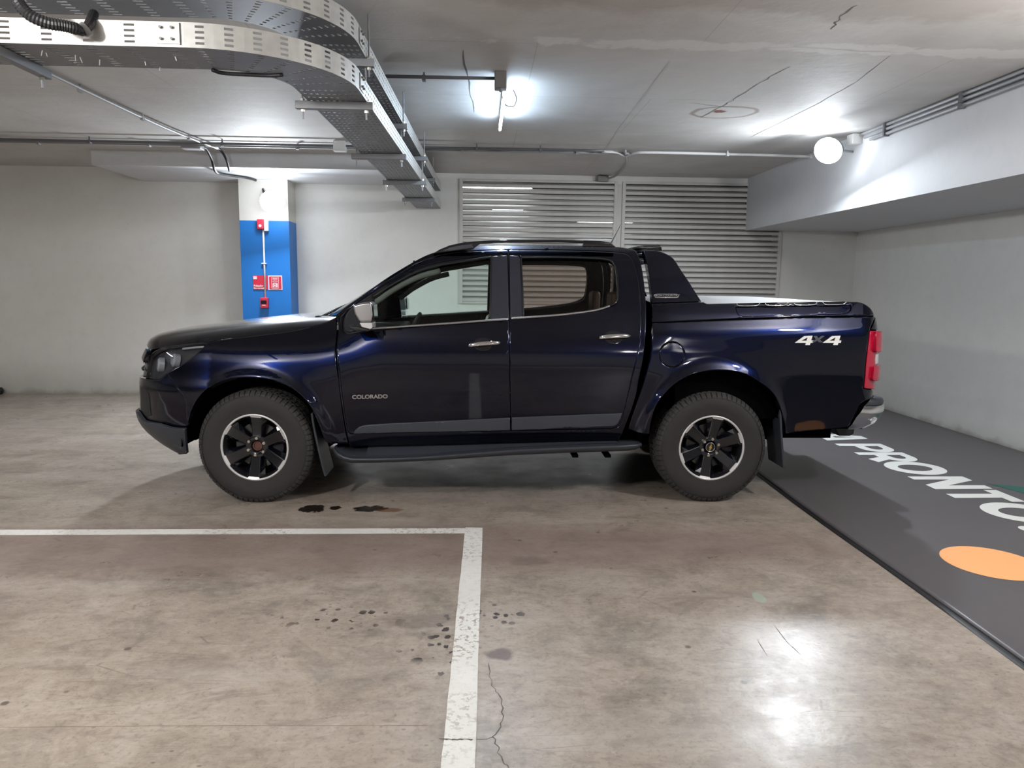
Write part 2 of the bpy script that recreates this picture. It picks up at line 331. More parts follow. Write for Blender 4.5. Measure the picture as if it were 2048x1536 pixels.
def ucopy(o, parent=None, loc=None):
    c = o.copy(); C.objects.link(c); c.parent = parent
    if loc is not None: c.location = loc
    for ch in list(o.children): ucopy(ch, c)
    return c

# ------------------------------------------------------------------ the setting
WY, CZ, BX, BZ, RX = 9.70, 2.90, 3.495, 2.23, 5.014
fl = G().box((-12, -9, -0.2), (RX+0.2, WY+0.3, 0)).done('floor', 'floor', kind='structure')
G().box((-12, -9, CZ), (RX+0.2, WY+1.6, CZ+0.2)).done('ceiling', 'ceil', kind='structure')
ceil = D.objects['ceiling']
# back wall with the two louvre openings
LZ0 = 1.26; LZ1 = 2.80; LX0, LXm0, LXm1, LX1 = -0.255, 1.745, 1.87, 3.96
wl = G().box((-12, WY, 0), (LX0, WY+0.25, CZ)).box((LX0, WY, 0), (RX, WY+0.25, LZ0)).box((LX0, WY, LZ1), (RX, WY+0.25, CZ)).box((LX1, WY, LZ0), (RX+.2, WY+0.25, LZ1))
wl.done('wall_back', 'wall', kind='structure')
G().box((RX, -9, 0), (RX+0.25, WY, CZ)).done('wall_right', 'wallr', kind='structure')
G().box((-12.2, -9, 0), (-12, WY, CZ)).done('wall_left', 'wall', kind='structure')
G().box((-12, -9.2, 0), (RX, -9, CZ)).done('wall_front', 'wallr', kind='structure')
G().box((BX, -9, BZ), (RX, WY, CZ)).done('trim_1', 'beam', kind='structure', label='wide white painted beam box under the ceiling along the right wall')
G().box((-4.27, 8.42, 2.735), (-1.12, WY, CZ)).done('trim_2', 'beam', kind='structure', label='shallow painted concrete drop panel under the ceiling above the blue pillar')
G().box((-2.99, 9.34, 2.237), (-2.39, WY, 2.735)).done('trim_3', 'pillar', kind='structure', label='cream upper part of the pillar on the back wall')
p4 = G().box((-2.992, 9.338, 0), (-2.388, WY, 2.237)).done('trim_4', 'blue', kind='structure', label='blue painted lower part of the pillar on the back wall')
# dark plenum behind the louvres
pl = G().box((-1, WY+1.3, 0.8), (RX, WY+1.4, CZ)).box((-1.1, WY+.25, 0.8), (-1, WY+1.4, CZ)).box((-1, WY+.25, 0.8), (RX, WY+1.4, 0.9)).box((RX, WY+.25, .8), (RX+.1, WY+1.4, CZ))
pl.done('trim_5', 'dark', kind='structure')

def louvre(n, x0, x1, z0, z1, label, notch=None):
    r = D.objects.new('window_%d' % n, None); C.objects.link(r); r.location = ((x0+x1)/2, WY, z0); tag(r, label, None, None, 'structure')
    f = 0.032; g = G()
    g.box((x0-f, WY-0.025, z0-f), (x0+f*.4, WY+0.06, z1+f)); g.box((x1-f*.4, WY-0.025, z0-f), (x1+f, WY+0.06, z1+f))
    g.box((x0+f*.4, WY-0.025, z1), (x1-f*.4, WY+0.06, z1+f)); g.box((x0+f*.4, WY-0.025, z0-f), (x1-f*.4, WY+0.06, z0))
    g.done('window_frame', 'slat', r, mod=(0.003, 1))
    n_s = 22; dz = (z1-z0)/n_s; me = None
    for i in range(n_s):
        z = z0+dz*(i+0.5)
        if me is None:
            gg = G(); a = x0+f*.4-r.location[0]; b = x1-f*.4-r.location[0]
            pts = [(-0.010, -0.035), (-0.016, -0.030), (-0.014, 0.002), (-0.006, 0.008), (0.045, 0.033), (0.048, 0.029), (-0.004, 0.002), (-0.008, -0.030)]
            V = [(a, p[0], p[1]) for p in pts]+[(b, p[0], p[1]) for p in pts]; k = len(pts)
            gg.add(V, [tuple(range(k)), tuple(range(2*k-1, k-1, -1))]+[(j, j+k, (j+1) % k+k, (j+1) % k) for j in range(k)])
            o = fixn(gg.done('slat', 'slat', None)); me = o.data; o.parent = r; o.location = (0, 0.0, z-z0)
        else:
            o = D.objects.new('slat', me); C.objects.link(o); o.parent = r; o.location = (0, random.uniform(-.0015, .0015), z-z0+random.uniform(-.0012, .0012))
        o.rotation_euler = (random.uniform(-0.03, 0.03), random.uniform(-0.0008, 0.0008), 0)
    return r
louvre(1, LX0, LXm0, LZ0, LZ1, 'left bay of the big metal louvre in the back wall')
louvre(2, LXm1, LX1, LZ0, LZ1, 'right bay of the big metal louvre, partly behind the beam')
G().box((LXm0+.034, WY-0.01, LZ0), (LXm1-.034, WY+0.1, LZ1)).done('trim_6', 'slat', kind='structure')
for i, (a, b, yy) in enumerate([((921, 375), (1062, 378), 9.95), ((985, 417), (1046, 418), 9.95), ((960, 446), (1036, 447), 9.95), ((1157, 448), (1264, 448), 9.95)]):
    p = at(*a, Y=yy); q = at(*b, Y=yy); p = Vector(p); q = Vector(q)
    lb = ['long white fluorescent tube glowing behind the top slats of the left louvre', 'short white tube light behind the upper middle of the left louvre',
          'faint tube light behind the left louvre just over the cab roof', 'white tube light behind the post between the two louvre bays'][i]
    t = thing('tube_lamp', (p+q)/2, lb, 'light', 'tube lamps behind the louvres')
    G().tube([p, q], 0.014, 8).done('tube', 'tubem', t, smooth=True)
    G().box((p.x-.02, p.y+0.02, p.z-.005), (q.x+.02, p.y+0.05, p.z+0.03)).done('lamp_housing', 'conduitw', t)

# floor markings, joints and cracks
def quad(name, pts, m, z=0.0018, parent=fl, **k):
    V = [(p[0], p[1], z) for p in pts]+[(p[0], p[1], 0.0002) for p in pts]; n = len(pts)
    return fixn(obj(name, V, [tuple(range(n)), tuple(range(2*n-1, n-1, -1))]+[(i, i+n, (i+1) % n+n, (i+1) % n) for i in range(n)], m, parent, **k))
def rough_edge(a, b, n, amp):
    a = np.array(a, float); b = np.array(b, float); d = b-a; nn = np.array([-d[1], d[0]])/np.linalg.norm(d)
    return [a+d*i/n+nn*rng.uniform(-amp, amp) for i in range(n)]
quad('painted_line', rough_edge((-8, 4.222), (-0.075, 4.222), 60, .0015)+rough_edge((-0.075, 4.222), (-0.088, 4.312), 3, .001)+rough_edge((-0.088, 4.312), (-8, 4.312), 60, .0015), 'line')
quad('painted_line', rough_edge((-0.088, 4.325), (-0.128, 1.2), 40, .0015)+rough_edge((-0.128, 1.2), (-0.022, 1.2), 3, .001)+rough_edge((-0.022, 1.2), (0.017, 4.318), 40, .0015)+[np.array([0.017, 4.318])], 'line', 0.0022)
def crackline(name, pts, wd, m, z, parent, jit=0.006, sub=5):
    P = []
    for i in range(len(pts)-1):
        for k in range(sub):
            a = np.array(pts[i]); b = np.array(pts[i+1]); P.append(a+(b-a)*k/sub+rng.uniform(-jit, jit, 2))
    P.append(np.array(pts[-1])); V = []; F = []
    for i, p in enumerate(P):
        d = P[min(i+1, len(P)-1)]-P[max(0, i-1)]; nn = np.array([-d[1], d[0]])/(np.linalg.norm(d)+1e-9)
        wv = wd*rng.uniform(0.3, 1.2)*(0.3 if i in (0, len(P)-1) else 1)
        V += [(*(p+nn*wv), z), (*(p-nn*wv), z)]
        if i: F.append((2*i-2, 2*i-1, 2*i+1, 2*i))
    return obj(name, V, F, m, parent)
def gp(px, py): return tuple(at(px, py, Z=0.0)[:2])
def cp(px, py): return tuple(at(px, py, Z=CZ)[:2])
crackline('floor_joint', [gp(0, 1455), gp(300, 1452), gp(700, 1451), gp(870, 1451)], 0.0016, 'joint', 0.0006, fl, 0.0006)
crackline('floor_crack', [gp(975, 1325), gp(985, 1372), gp(1003, 1400), gp(1007, 1440), gp(988, 1475), gp(998, 1505), gp(1018, 1540)], 0.0022, 'crack', 0.0007, fl, 0.006)
crackline('floor_crack', [gp(945, 1480), gp(968, 1478), gp(988, 1475)], 0.0015, 'crack', 0.0007, fl, 0.003)
crackline('floor_crack', [gp(876, 1479), gp(910, 1481), gp(946, 1480)], 0.004, 'crack', 0.0026, fl, 0.003, 8)
crackline('floor_crack', [gp(1548, 1250), gp(1575, 1285), gp(1602, 1310)], 0.0016, 'crack', 0.0007, fl, 0.001)
crackline('floor_crack', [gp(1515, 1280), gp(1535, 1312)], 0.0014, 'crack', 0.0007, fl, 0.001)
crackline('ceiling_crack', [cp(925, 100), cp(938, 165), cp(948, 225)], 0.006, 'crackd', CZ-0.001, ceil, 0.008)
crackline('ceiling_crack', [cp(940, 265), cp(958, 300)], 0.006, 'crackw', CZ-0.001, ceil, 0.006)
crackline('ceiling_joint', [cp(1340, 122), cp(1290, 190), cp(1240, 255), cp(1212, 298)], 0.006, 'crackw', CZ-0.001, ceil, 0.003)
crackline('ceiling_crack', [cp(1780, 112), cp(1710, 165), cp(1640, 205), cp(1500, 275)], 0.004, 'crackd', CZ-0.001, ceil, 0.004)
crackline('ceiling_crack', [cp(1400, 235), cp(1440, 215), cp(1470, 198), cp(1520, 165), cp(1580, 133)], 0.005, 'crackd', CZ-0.001, ceil, 0.01)
crackline('ceiling_crack', [cp(1380, 205), cp(1440, 213), cp(1480, 215)], 0.004, 'crackd', CZ-0.001, ceil, 0.008)
crackline('ceiling_crack', [cp(1660, 60), cp(1680, 35), cp(1715, 10)], 0.005, 'crackd', CZ-0.001, ceil, 0.01)
crackline('ceiling_crack', [cp(1530, 95), cp(1600, 94), cp(1720, 103), cp(1800, 105)], 0.006, 'crackw', CZ-0.001, ceil, 0.008)

# ------------------------------------------------------------------ printed mat
mt = thing('floor_mat', (3.6, 4.0, 0), 'large dark grey printed vinyl mat with white slogan along the right wall', 'mat')
edge = [(2.262, 8.9)]+[(2.262-0.012*(8.9-y)+0.006*math.sin(y*2.3)+(0.012*max(0, y-4.2)), y) for y in np.linspace(8.6, 0.3, 40)]
V = []; F = []
for (x, y) in edge:
    lift = 0.006+0.005*max(0, math.sin(y*1.7))
    V += [(x, y, 0.0005), (x-0.004, y, lift+.003), (x+0.03, y, 0.010), (x+0.10, y, 0.006), (RX-.005, y, 0.006)]
for i in range(len(edge)-1):
    for k in range(4): F.append((i*5+k, i*5+k+1, (i+1)*5+k+1, (i+1)*5+k))
obj('mat_sheet', V, F, 'mat_', mt, smooth=True)
V = []; F = []
for i, (x, y) in enumerate(edge):
    V += [(x-0.040, y, 0.001), (x-0.034+.006*math.sin(y*5), y, 0.006), (x-0.004, y, 0.0045)]
for i in range(len(edge)-1):
    for k in range(2): F.append((i*3+k, i*3+k+1, (i+1)*3+k+1, (i+1)*3+k))
obj('edge_strip', V, F, 'matedge', mt, smooth=True)
ZM = 0.0072
def flat(name, polys, m, parent, hole=None, **k):
    """polys: outline points (world xy) ; optional hole with equal point count -> ring"""
    if hole is None: return obj(name, [(p[0], p[1], ZM) for p in polys], [tuple(range(len(polys)))], m, parent, **k)
    n = len(polys); V = [(p[0], p[1], ZM) for p in polys]+[(p[0], p[1], ZM) for p in hole]
    return obj(name, V, [(i, (i+1) % n, (i+1) % n+n, i+n) for i in range(n)], m, parent, **k)
def LV(yl, pts): return [(3.395+0.45*v, yl-u) for (u, v) in pts]   # u along reading direction (towards the camera), v up the letter
def ring(cx, cy, a, b, n=48, rot=0.0): return [(cx+a*math.cos(t)*math.cos(rot)-b*math.sin(t)*math.sin(rot), cy+a*math.cos(t)*math.sin(rot)+b*math.sin(t)*math.cos(rot)) for t in [2*PI*k/n for k in range(n)]]
def letter(pts, yl, hole=None):
    # triangulate concave outlines with optional hole
    P = [LV(yl, pts)] + ([LV(yl, hole)] if hole else [])
    vs = [Vector(p) for q in P for p in q]; es = []; o0 = 0
    for q in P: es += [(o0+i, o0+(i+1) % len(q)) for i in range(len(q))]; o0 += len(q)
    r = delaunay_2d_cdt(vs, es, [], 0, 1e-6); out = np.array([tuple(v) for v in r[0]]); Fs = []
    for f in r[2]:
        c = out[list(f)].mean(0)
        if inpoly(np.array([c]), np.array(P[0]))[0] and not (hole and inpoly(np.array([c]), np.array(P[1]))[0]): Fs.append(f)
    o = obj('letter', [(p[0], p[1], ZM) for p in out], Fs, 'white', mt); return o
def inpoly(Q, P):
    x, y = Q[:, 0], Q[:, 1]; ins = np.zeros(len(Q), bool); n = len(P); j = n-1
    for i in range(n):
        xi, yi = P[i]; xj, yj = P[j]
        if abs(yj-yi) > 1e-12:
            ins ^= ((yi > y) != (yj > y)) & (x < (xj-xi)*(y-yi)/(yj-yi)+xi)
        j = i
    return ins
def arc(cx, cy, rx, ry, a0, a1, n=10): return [(cx+rx*math.cos(math.radians(a0+(a1-a0)*i/n)), cy+ry*math.sin(math.radians(a0+(a1-a0)*i/n))) for i in range(n+1)]
letter([(0.02, .79), (.02, 1), (.40, 1), (.40, .79), (.27, .79), (.24, 0), (.13, 0), (.16, .79)], 7.86)
letter([(0, 0), (.11, 0), (.15, .17), (.26, .17), (.275, 0), (.385, 0), (.30, 1.0), (.17, 1.0)], 7.23, [(.175, .33), (.245, .33), (.225, .80)])
letter([(0, 0), (.10, 0), (.103, .32)]+arc(.19, .66, .17, .34, -90, 90, 12)+[(0.0, 1.0)], 6.705, [(.105, .52)]+arc(.18, .67, .075, .14, -90, 90, 8)+[(.105, .81)])
letter([(0, 0), (.10, 0), (.105, .30), (.18, .30), (.25, 0), (.37, .06), (.28, .36)]+arc(.19, .68, .16, .32, -60, 90, 10)+[(0.0, 1.0)], 6.34, [(.105, .54)]+arc(.18, .69, .07, .13, -90, 90, 8)+[(.105, .82)])
def ringletter(yc):
    flat('letter', ring(3.625, yc, 0.235, 0.225), 'white', mt, ring(3.625, yc, 0.135, 0.105))
ringletter(5.775)
letter([(0, 0), (.095, 0), (.095, .62), (.24, 0.0), (.365, 0), (.355, 1.0), (.26, 1.0), (.26, .38), (.12, 1), (0, 1)], 5.50)
letter([(0.0, .78), (0, 1), (.30, 1), (.30, .78), (.20, .78), (.205, 0), (.10, 0), (.10, .78)], 5.115)
ringletter(4.575)
flat('letter', ring(3.425, 4.24, 0.055, 0.06, 20), 'white', mt)
flat('orange_dot', ring(2.80, 3.70, 0.248, 0.25, 64), 'orange', mt)
flat('green_shape', [(3.90, 5.30), (4.40, 5.05), (4.42, 4.4), (4.25, 4.2), (4.02, 4.95)], 'green', mt)
for (x, y) in ((2.62, 4.42), (2.72, 4.30), (2.55, 4.25), (2.75, 4.05)):   # scuffs
    for k in range(10):
        a, b = x+rng.uniform(-.10, .10), y+rng.uniform(-.04, .04)
        pass

# ------------------------------------------------------------------ truck body surface
TY = 5.75
def table(zs, ys, sig):
    zz = np.linspace(0.0, 2.2, 881); yy = np.interp(zz, zs, ys); k = int(sig/(zz[1]-zz[0])*3)
    kr = np.exp(-0.5*(np.arange(-k, k+1)/(k/3))**2); kr /= kr.sum()
    return zz, np.convolve(np.pad(yy, k, mode='edge'), kr, 'valid')
Zc, CAB = table([0, .40, .50, .62, .78, .92, 1.02, 1.10, 1.18, 1.24, 1.32, 1.45, 1.58, 1.66, 1.71, 1.75, 1.79],
                [.80, .845, .872, .893, .915, .925, .922, .910, .888, .862, .825, .764, .703, .664, .63, .58, .48], 0.020)
_, FEN = table([0, .40, .55, .70, .85, .96, 1.03, 1.08, 1.13, 1.19, 1.26, 1.40], [.84, .86, .895, .92, .93, .922, .90, .868, .83, .775, .70, .55], 0.022)
_, BED = table([0, .45, .60, .75, .90, 1.05, 1.16, 1.20, 1.24, 1.30, 1.36, 1.42, 1.55, 1.66, 1.72, 1.76, 1.80], [.86, .88, .90, .915, .925, .922, .912, .903, .886, .862, .83, .792, .732, .675, .645, .60, .5], 0.014)
_, LF = table([0, .26, .32, .38, .44, .50, .58, .66, .74, .83, .95, 1.02, 1.08, 1.16], [.20, .30, .44, .57, .65, .70, .715, .705, .70, .695, .665, .63, .58, .45], 0.018)
def sm(a, b, x): t = np.clip((x-a)/(b-a), 0, 1); return t*t*(3-2*t)
XF, XR, WZ = -1.504, 1.592, 0.384
def S(x, z):
    c = np.interp(z, Zc, CAB); f = np.interp(z, Zc, FEN); b = np.interp(z, Zc, BED)
    kf = sm(-0.62, -1.15, x); kb = sm(1.0, 1.3, x)
    y = c*(1-kf)*(1-kb)+f*kf+b*kb
    y = y*(1-0.028*np.clip((-1.25-x)/0.6, 0, 1)**2) - 0.012*np.clip((x-1.9)/0.8, 0, 1)**2
    for xw, ra, rb, amp in ((XF, .47, .475, .030), (XR, .475, .525, .030)):
        r = np.sqrt(((x-xw)/ra)**2+((z-WZ)/rb)**2); d = np.clip(r-1, 0, None)*0.5
        y = y + amp*np.exp(-(d/0.055)**2)*np.clip((z-.2)/.3, 0, 1) + amp*0.55*np.exp(-(d/0.17)**2)
    return y
SF, SR, LT = -1.78, 2.60, 1.15
def F(s, z, off=0.0):
    """body skin of the near side in truck space; wraps round the nose and the tail"""
    s = np.asarray(s, float); z = np.asarray(z, float)
    def base(s, z):
        W = S(np.clip(s, SF, SR), z); x = np.clip(s, SF, SR).copy() if hasattr(s, 'copy') else s
        th = np.clip((SF-s)/LT, 0, 1)*PI/2; L = np.interp(z, Zc, LF)
        x = np.where(s < SF, SF-L*np.sin(th)**0.88, x); y = np.where(s < SF, -W*np.clip(np.cos(th), 0, 1)**0.72, -W)
        t2 = np.clip((s-SR)/0.30, 0, 1)*PI/2
        x = np.where(s > SR, SR+0.175*np.sin(t2), x); y = np.where(s > SR, -(W-0.17*(1-np.cos(t2))), y)
        return np.stack([x, y, z+0*x], -1)
    P = base(s, z); e = 1.5e-3
    du = base(s+e, z)-base(s-e, z); dv = base(s, z+e)-base(s, z-e)
    n = np.cross(du, dv); n /= np.linalg.norm(n, axis=-1, keepdims=True)+1e-12
    return P+n*np.asarray(off)[..., None] if np.ndim(off) else P+n*off, n
def onS(px, py, off=0.0):
    """(s,z) whose skin point is seen at the photo position"""
    w0 = at(px, py, Y=TY-0.9); q = np.array([w0[0], w0[2]])
    for _ in range(14):
        p, _n = F(q[0], q[1], off); r = proj(p+np.array([0, TY, 0]))-np.array([px, py])
        if abs(r).max() < 0.02: break
        J = np.zeros((2, 2))
        for i in range(2):
            q2 = q.copy(); q2[i] += 1e-3; p2, _n = F(q2[0], q2[1], off); J[:, i] = (proj(p2+np.array([0, TY, 0]))-np.array([px, py])-r)/1e-3
        d = np.linalg.lstsq(J, -r, rcond=1e-3)[0]; q = q+np.clip(d, -0.15, 0.15); q[1] = min(max(q[1], 0.2), 1.79)
    return q
def SZ(pts, off=0.0, n=5, smooth=True):
    P = spl(pts, n) if smooth and len(pts) > 2 else np.array(pts, float)
    return np.array([onS(*p, off) for p in P])
def outline(*segs):
    out = []
    for sgm in segs:
        for p in sgm:
            if not out or np.linalg.norm(np.array(p)-out[-1]) > 1e-4: out.append(np.array(p, float))
    if np.linalg.norm(out[0]-out[-1]) < 1e-4: out.pop()
    return np.array(out)
def resample(P, d):
    out = []
    for i in range(len(P)):
        a, b = P[i], P[(i+1) % len(P)]; k = max(1, int(np.ceil(np.linalg.norm(b-a)/d)))
        for j in range(k): out.append(a+(b-a)*j/k)
    return np.array(out)
def area(P): x, y = P[:, 0], P[:, 1]; return 0.5*np.sum(x*np.roll(y, -1)-np.roll(x, -1)*y)
def inset(P, d):
    s = 1 if area(P) > 0 else -1; e = np.roll(P, -1, 0)-P; n = np.stack([-e[:, 1], e[:, 0]], 1)*s; n /= np.linalg.norm(n, axis=1)[:, None]+1e-9
    m = n+np.roll(n, 1, 0); l = np.linalg.norm(m, axis=1); m /= l[:, None]+1e-9; k = np.clip(2/(l+1e-6), 1, 1.8)
    return P+m*d*k[:, None]
def dist_to(Q, P):
    best = np.full(len(Q), 9e9)
    for i in range(len(P)):
        a, b = P[i], P[(i+1) % len(P)]; ab = b-a; t = np.clip(((Q-a)@ab)/(ab@ab+1e-12), 0, 1); best = np.minimum(best, np.linalg.norm(Q-(a+t[:, None]*ab), axis=1))
    return best
TR = thing('pickup_truck', (0, TY, 0), 'dark navy crew cab pickup truck parked side-on, nose to the left', 'truck')
def panel(name, P, m, parent=TR, off=0.0, gap=0.0025, holes=(), depth=0.025, step=0.035, mirror=True, bevel=0.45, offf=None, label=None, both=None):
    """curved sheet on the body skin with turned-in edges; mirror also builds the other flank"""
    P = resample(inset(P, gap) if gap else P, step); H = [resample(inset(h, -gap) if gap else h, step) for h in holes]
    lo, hi = P.min(0), P.max(0); gx = np.arange(lo[0], hi[0], step); gz = np.arange(lo[1], hi[1], step)
    Q = np.array([(x+(step/2 if j % 2 else 0), z) for j, z in enumerate(gz) for x in gx]) if len(gx) and len(gz) else np.zeros((0, 2))
    if len(Q):
        k = inpoly(Q, P) & (dist_to(Q, P) > step*0.45)
        for h in H: k &= ~inpoly(Q, h) & (dist_to(Q, h) > step*0.45)
        Q = Q[k]
    if bevel > 0 and not offf:
        rg = [inset(P, 0.006)]+[inset(h, -0.006) for h in H]; rg = np.vstack(rg)
        k = inpoly(rg, P) & (dist_to(rg, P) > 0.004)
        for h in H: k &= ~inpoly(rg, h) & (dist_to(rg, h) > 0.004)
        Q = np.vstack([Q[np.min([dist_to(Q, P)]+[dist_to(Q, h) for h in H], axis=0) > 0.012], rg[k]]) if len(Q) else rg[k]
    loops = [P]+H; allv = np.vstack(loops+[Q]); es = []; o0 = 0
    for l in loops: es += [(o0+i, o0+(i+1) % len(l)) for i in range(len(l))]; o0 += len(l)
    r = delaunay_2d_cdt([Vector(v) for v in allv], es, [], 0, 1e-6); out = np.array([tuple(v) for v in r[0]]); Fs = []
    cen = np.array([out[list(f)].mean(0) for f in r[2]]); ok = inpoly(cen, P)
    for h in H: ok &= ~inpoly(cen, h)
    for f, k in zip(r[2], ok):
        if k:
            f = list(f); a = out[f]
            if (a[1][0]-a[0][0])*(a[2][1]-a[0][1])-(a[1][1]-a[0][1])*(a[2][0]-a[0][0]) < 0: f = f[::-1]
            Fs.append(f)
    of = (off+offf(out[:, 0], out[:, 1])) if offf else np.full(len(out), off)
    V, N = F(out[:, 0], out[:, 1], of)
    if offf:   # shaded with the relief
        e = 2e-3; A = F(out[:, 0]+e, out[:, 1], off+offf(out[:, 0]+e, out[:, 1]))[0]-F(out[:, 0]-e, out[:, 1], off+offf(out[:, 0]-e, out[:, 1]))[0]
        B = F(out[:, 0], out[:, 1]+e, off+offf(out[:, 0], out[:, 1]+e))[0]-F(out[:, 0], out[:, 1]-e, off+offf(out[:, 0], out[:, 1]-e))[0]
        N = np.cross(A, B); N /= np.linalg.norm(N, axis=1)[:, None]+1e-12
    N = N.copy(); cnt = {}
    for f in Fs:
        for i in range(3): cnt[(f[i], f[(i+1) % 3])] = 1
    bd = [(a, b) for (a, b) in cnt if (b, a) not in cnt]
    V = list(V); N2 = list(N); acc = {}
    for a, b in bd:
        t = V[b]-V[a]; o = np.cross(t, N[a]); o /= np.linalg.norm(o)+1e-12
        for k in (a, b): acc[k] = acc.get(k, 0)+o
    idx = {}
    for k, o in acc.items():
        o = o/(np.linalg.norm(o)+1e-12); idx[k] = (len(V), len(V)+1); V += [V[k], V[k]-N[k]*depth]; N2 += [o, o]
        nn = N[k]*(1-bevel)+o*bevel; N2[k] = nn/np.linalg.norm(nn)
    for a, b in bd: Fs.append([idx[a][0], idx[a][1], idx[b][1], idx[b][0]])
    V = np.array(V); N2 = np.array(N2); res = []
    for sd in ((1, -1) if mirror else (1,)):
        v = V*np.array([1, sd, 1]); n = N2*np.array([1, sd, 1]); fs = Fs if sd == 1 else [f[::-1] for f in Fs]
        pr = parent if not isinstance(parent, (list, tuple)) else parent[0 if sd == 1 else 1]
        res.append(obj(name, v, fs, m, pr, normals=n, local=True, label=label))
    return res

# ---- traced outlines (photo pixels -> skin coordinates)
A_edge = [(671, 630), (690, 614), (715, 597), (745, 576), (780, 552), (820, 528), (850, 512), (874, 503)]
roof_e = [(874, 503), (900, 497), (945, 492.5), (1015, 490.5), (1150, 491), (1230, 493.5), (1258, 497)]
cab_rear = [(1258, 497), (1272, 503), (1282, 529), (1289, 574), (1292, 620), (1291, 667), (1286, 714), (1277, 761), (1268, 803), (1245, 865)]
door_topF = [(681, 632), (700, 615), (725, 597), (760, 573), (800, 547), (840, 525), (880, 511), (940, 502.5), (1017, 499)]
shutF = [(676, 679), (674.6, 712), (681, 762), (687, 810), (695, 862)]
shutB = [(1017, 499), (1018.5, 690), (1021.5, 862)]
door_topR = [(1017, 499), (1117, 500), (1200, 502.5), (1240, 505), (1257, 510), (1267, 524), (1277, 562), (1282, 609), (1283, 656), (1277, 703), (1265.5, 749.5), (1256, 792), (1246.7, 831)]
fd = outline(SZ(door_topF), SZ(shutB, n=12, smooth=False), SZ([(1021.5, 862), (860, 865), (712, 868)], smooth=False), SZ([(712, 868), (700, 867), (695, 862)]), SZ(shutF[::-1]), SZ([(676, 679), (678, 650), (681, 632)]))
rd = outline(SZ(door_topR), SZ([(1246.7, 831), (1243, 845), (1236, 854), (1222, 858.5)]), SZ([(1222, 858.5), (1120, 860), (1021.5, 862)], smooth=False), SZ(shutB[::-1], smooth=False))
winF = outline(SZ([(746, 596), (789, 567), (836, 543.5), (875, 532.5), (914, 526), (950, 520), (976, 515.5)]), SZ([(976, 515.5), (981.5, 517), (982, 523)]), SZ([(982, 523), (980, 640)], smooth=False), SZ([(980, 640), (860, 648), (746, 656)], smooth=False))
sail = outline(SZ([(689, 654), (690, 640), (694, 629), (702, 618), (712, 609)]), SZ([(712, 609), (727, 599), (744, 589)], smooth=False), SZ([(744, 589), (744.5, 657)], smooth=False), SZ([(744.5, 657), (710, 661.5), (698, 663), (692, 660), (689, 654)]))
holeF = outline(SZ([(686, 660), (686, 642), (691, 627), (700, 615.5), (712, 606), (745, 584.5), (789, 559), (836, 537), (875, 525.5), (914, 519), (950, 514.5), (982, 512.5)]), SZ([(982, 512.5), (1003, 511), (1003, 640)], smooth=False), SZ([(1003, 640), (860, 650.5), (740, 661), (704, 666), (692, 666), (686, 660)], n=3))
winR = outline(SZ([(1043, 517), (1117, 516.5), (1180, 518), (1208, 520), (1223, 524.5), (1230, 535), (1233.5, 563), (1234.5, 594), (1231, 606), (1217, 613), (1180, 622), (1117, 630), (1047, 635.5)]), SZ([(1047, 635.5), (1043, 517)], smooth=False))
appF = outline(SZ([(983, 512.5), (1014.5, 511)], smooth=False), SZ([(1014.5, 511), (1018, 637)], smooth=False), SZ([(1018, 637), (980, 640)], smooth=False))
appR = outline(SZ([(1018.5, 511), (1036, 512), (1041, 518)], smooth=False), SZ([(1041, 518), (1046, 634)], smooth=False), SZ([(1046, 634), (1021, 636)], smooth=False))
cab = outline(SZ(A_edge), SZ(roof_e), SZ(cab_rear), SZ([(1245, 865), (1235, 884), (1000, 887), (700, 893)], smooth=False), SZ([(700, 893), (693, 862), (681, 790), (674, 712), (675, 679), (677, 650), (671, 630)]))
hl = outline(SZ(door_topF), SZ(door_topR), SZ([(1246.7, 831), (1243, 845), (1236, 854), (1222, 858.5)]), SZ([(1222, 858.5), (1021.5, 862), (712, 868)], smooth=False), SZ([(712, 868), (700, 867), (695, 862)]), SZ(shutF[::-1]), SZ([(676, 679), (678, 650), (681, 632)]))
panel('cab_side', cab, 'paint', holes=[hl], gap=0, depth=0.04)
dF = panel('door', fd, 'paint', holes=[winF_ for winF_ in [holeF]], depth=0.03)
dR = panel('door', rd, 'paint', holes=[winR], depth=0.03)
for k, (d, nm) in enumerate([(dF, 'front'), (dR, 'rear')]):
    pass
panel('side_glass', inset(winF, -0.004), 'glassf', dF, off=-0.012, gap=0, depth=0.004, label='clear greenish front door glass')
panel('side_glass', inset(winR, -0.004), 'glassr', dR, off=-0.014, gap=0, depth=0.004, label='dark brown tinted rear door glass')
# black window surround (behind glass edge), leaves the glass area open
panel('window_frame', inset(holeF, -0.003), 'gloss', dF, off=-0.004, gap=0, depth=0.02, holes=[winF])
panel('sail_panel', sail, mat('sail_gloss', (0.02, 0.021, 0.027), 0.12, 0, 0.5), dF, off=0.000, gap=0, depth=0.004)
panel('pillar_cover', appF, 'pillarf', dF, off=0.003, gap=0.001, depth=0.012)
panel('pillar_cover', appR, 'pillarf', dR, off=0.003, gap=0.001, depth=0.012)
def skin_tube(name, pts, r, m, parent, off=0.004, n=6, flat=1.0, smooth=True):
    Q = SZ(pts, n=5, smooth=smooth)
    for i, sd in enumerate((1, -1)):
        P, N = F(Q[:, 0], Q[:, 1], off); P = P*np.array([1, sd, 1])
        pr = parent[i] if isinstance(parent, (list, tuple)) else parent
        obj_ = G().tube([Vector(p) for p in P], r, n); obj(name, obj_.V, obj_.F, m, pr, smooth=True, local=True)
skin_tube('window_seal', [(980, 640), (981.5, 560), (982, 518), (976, 515.5), (950, 519), (914, 525.5), (875, 532), (836, 543), (789, 567), (746, 595)], 0.006, 'black', dF)
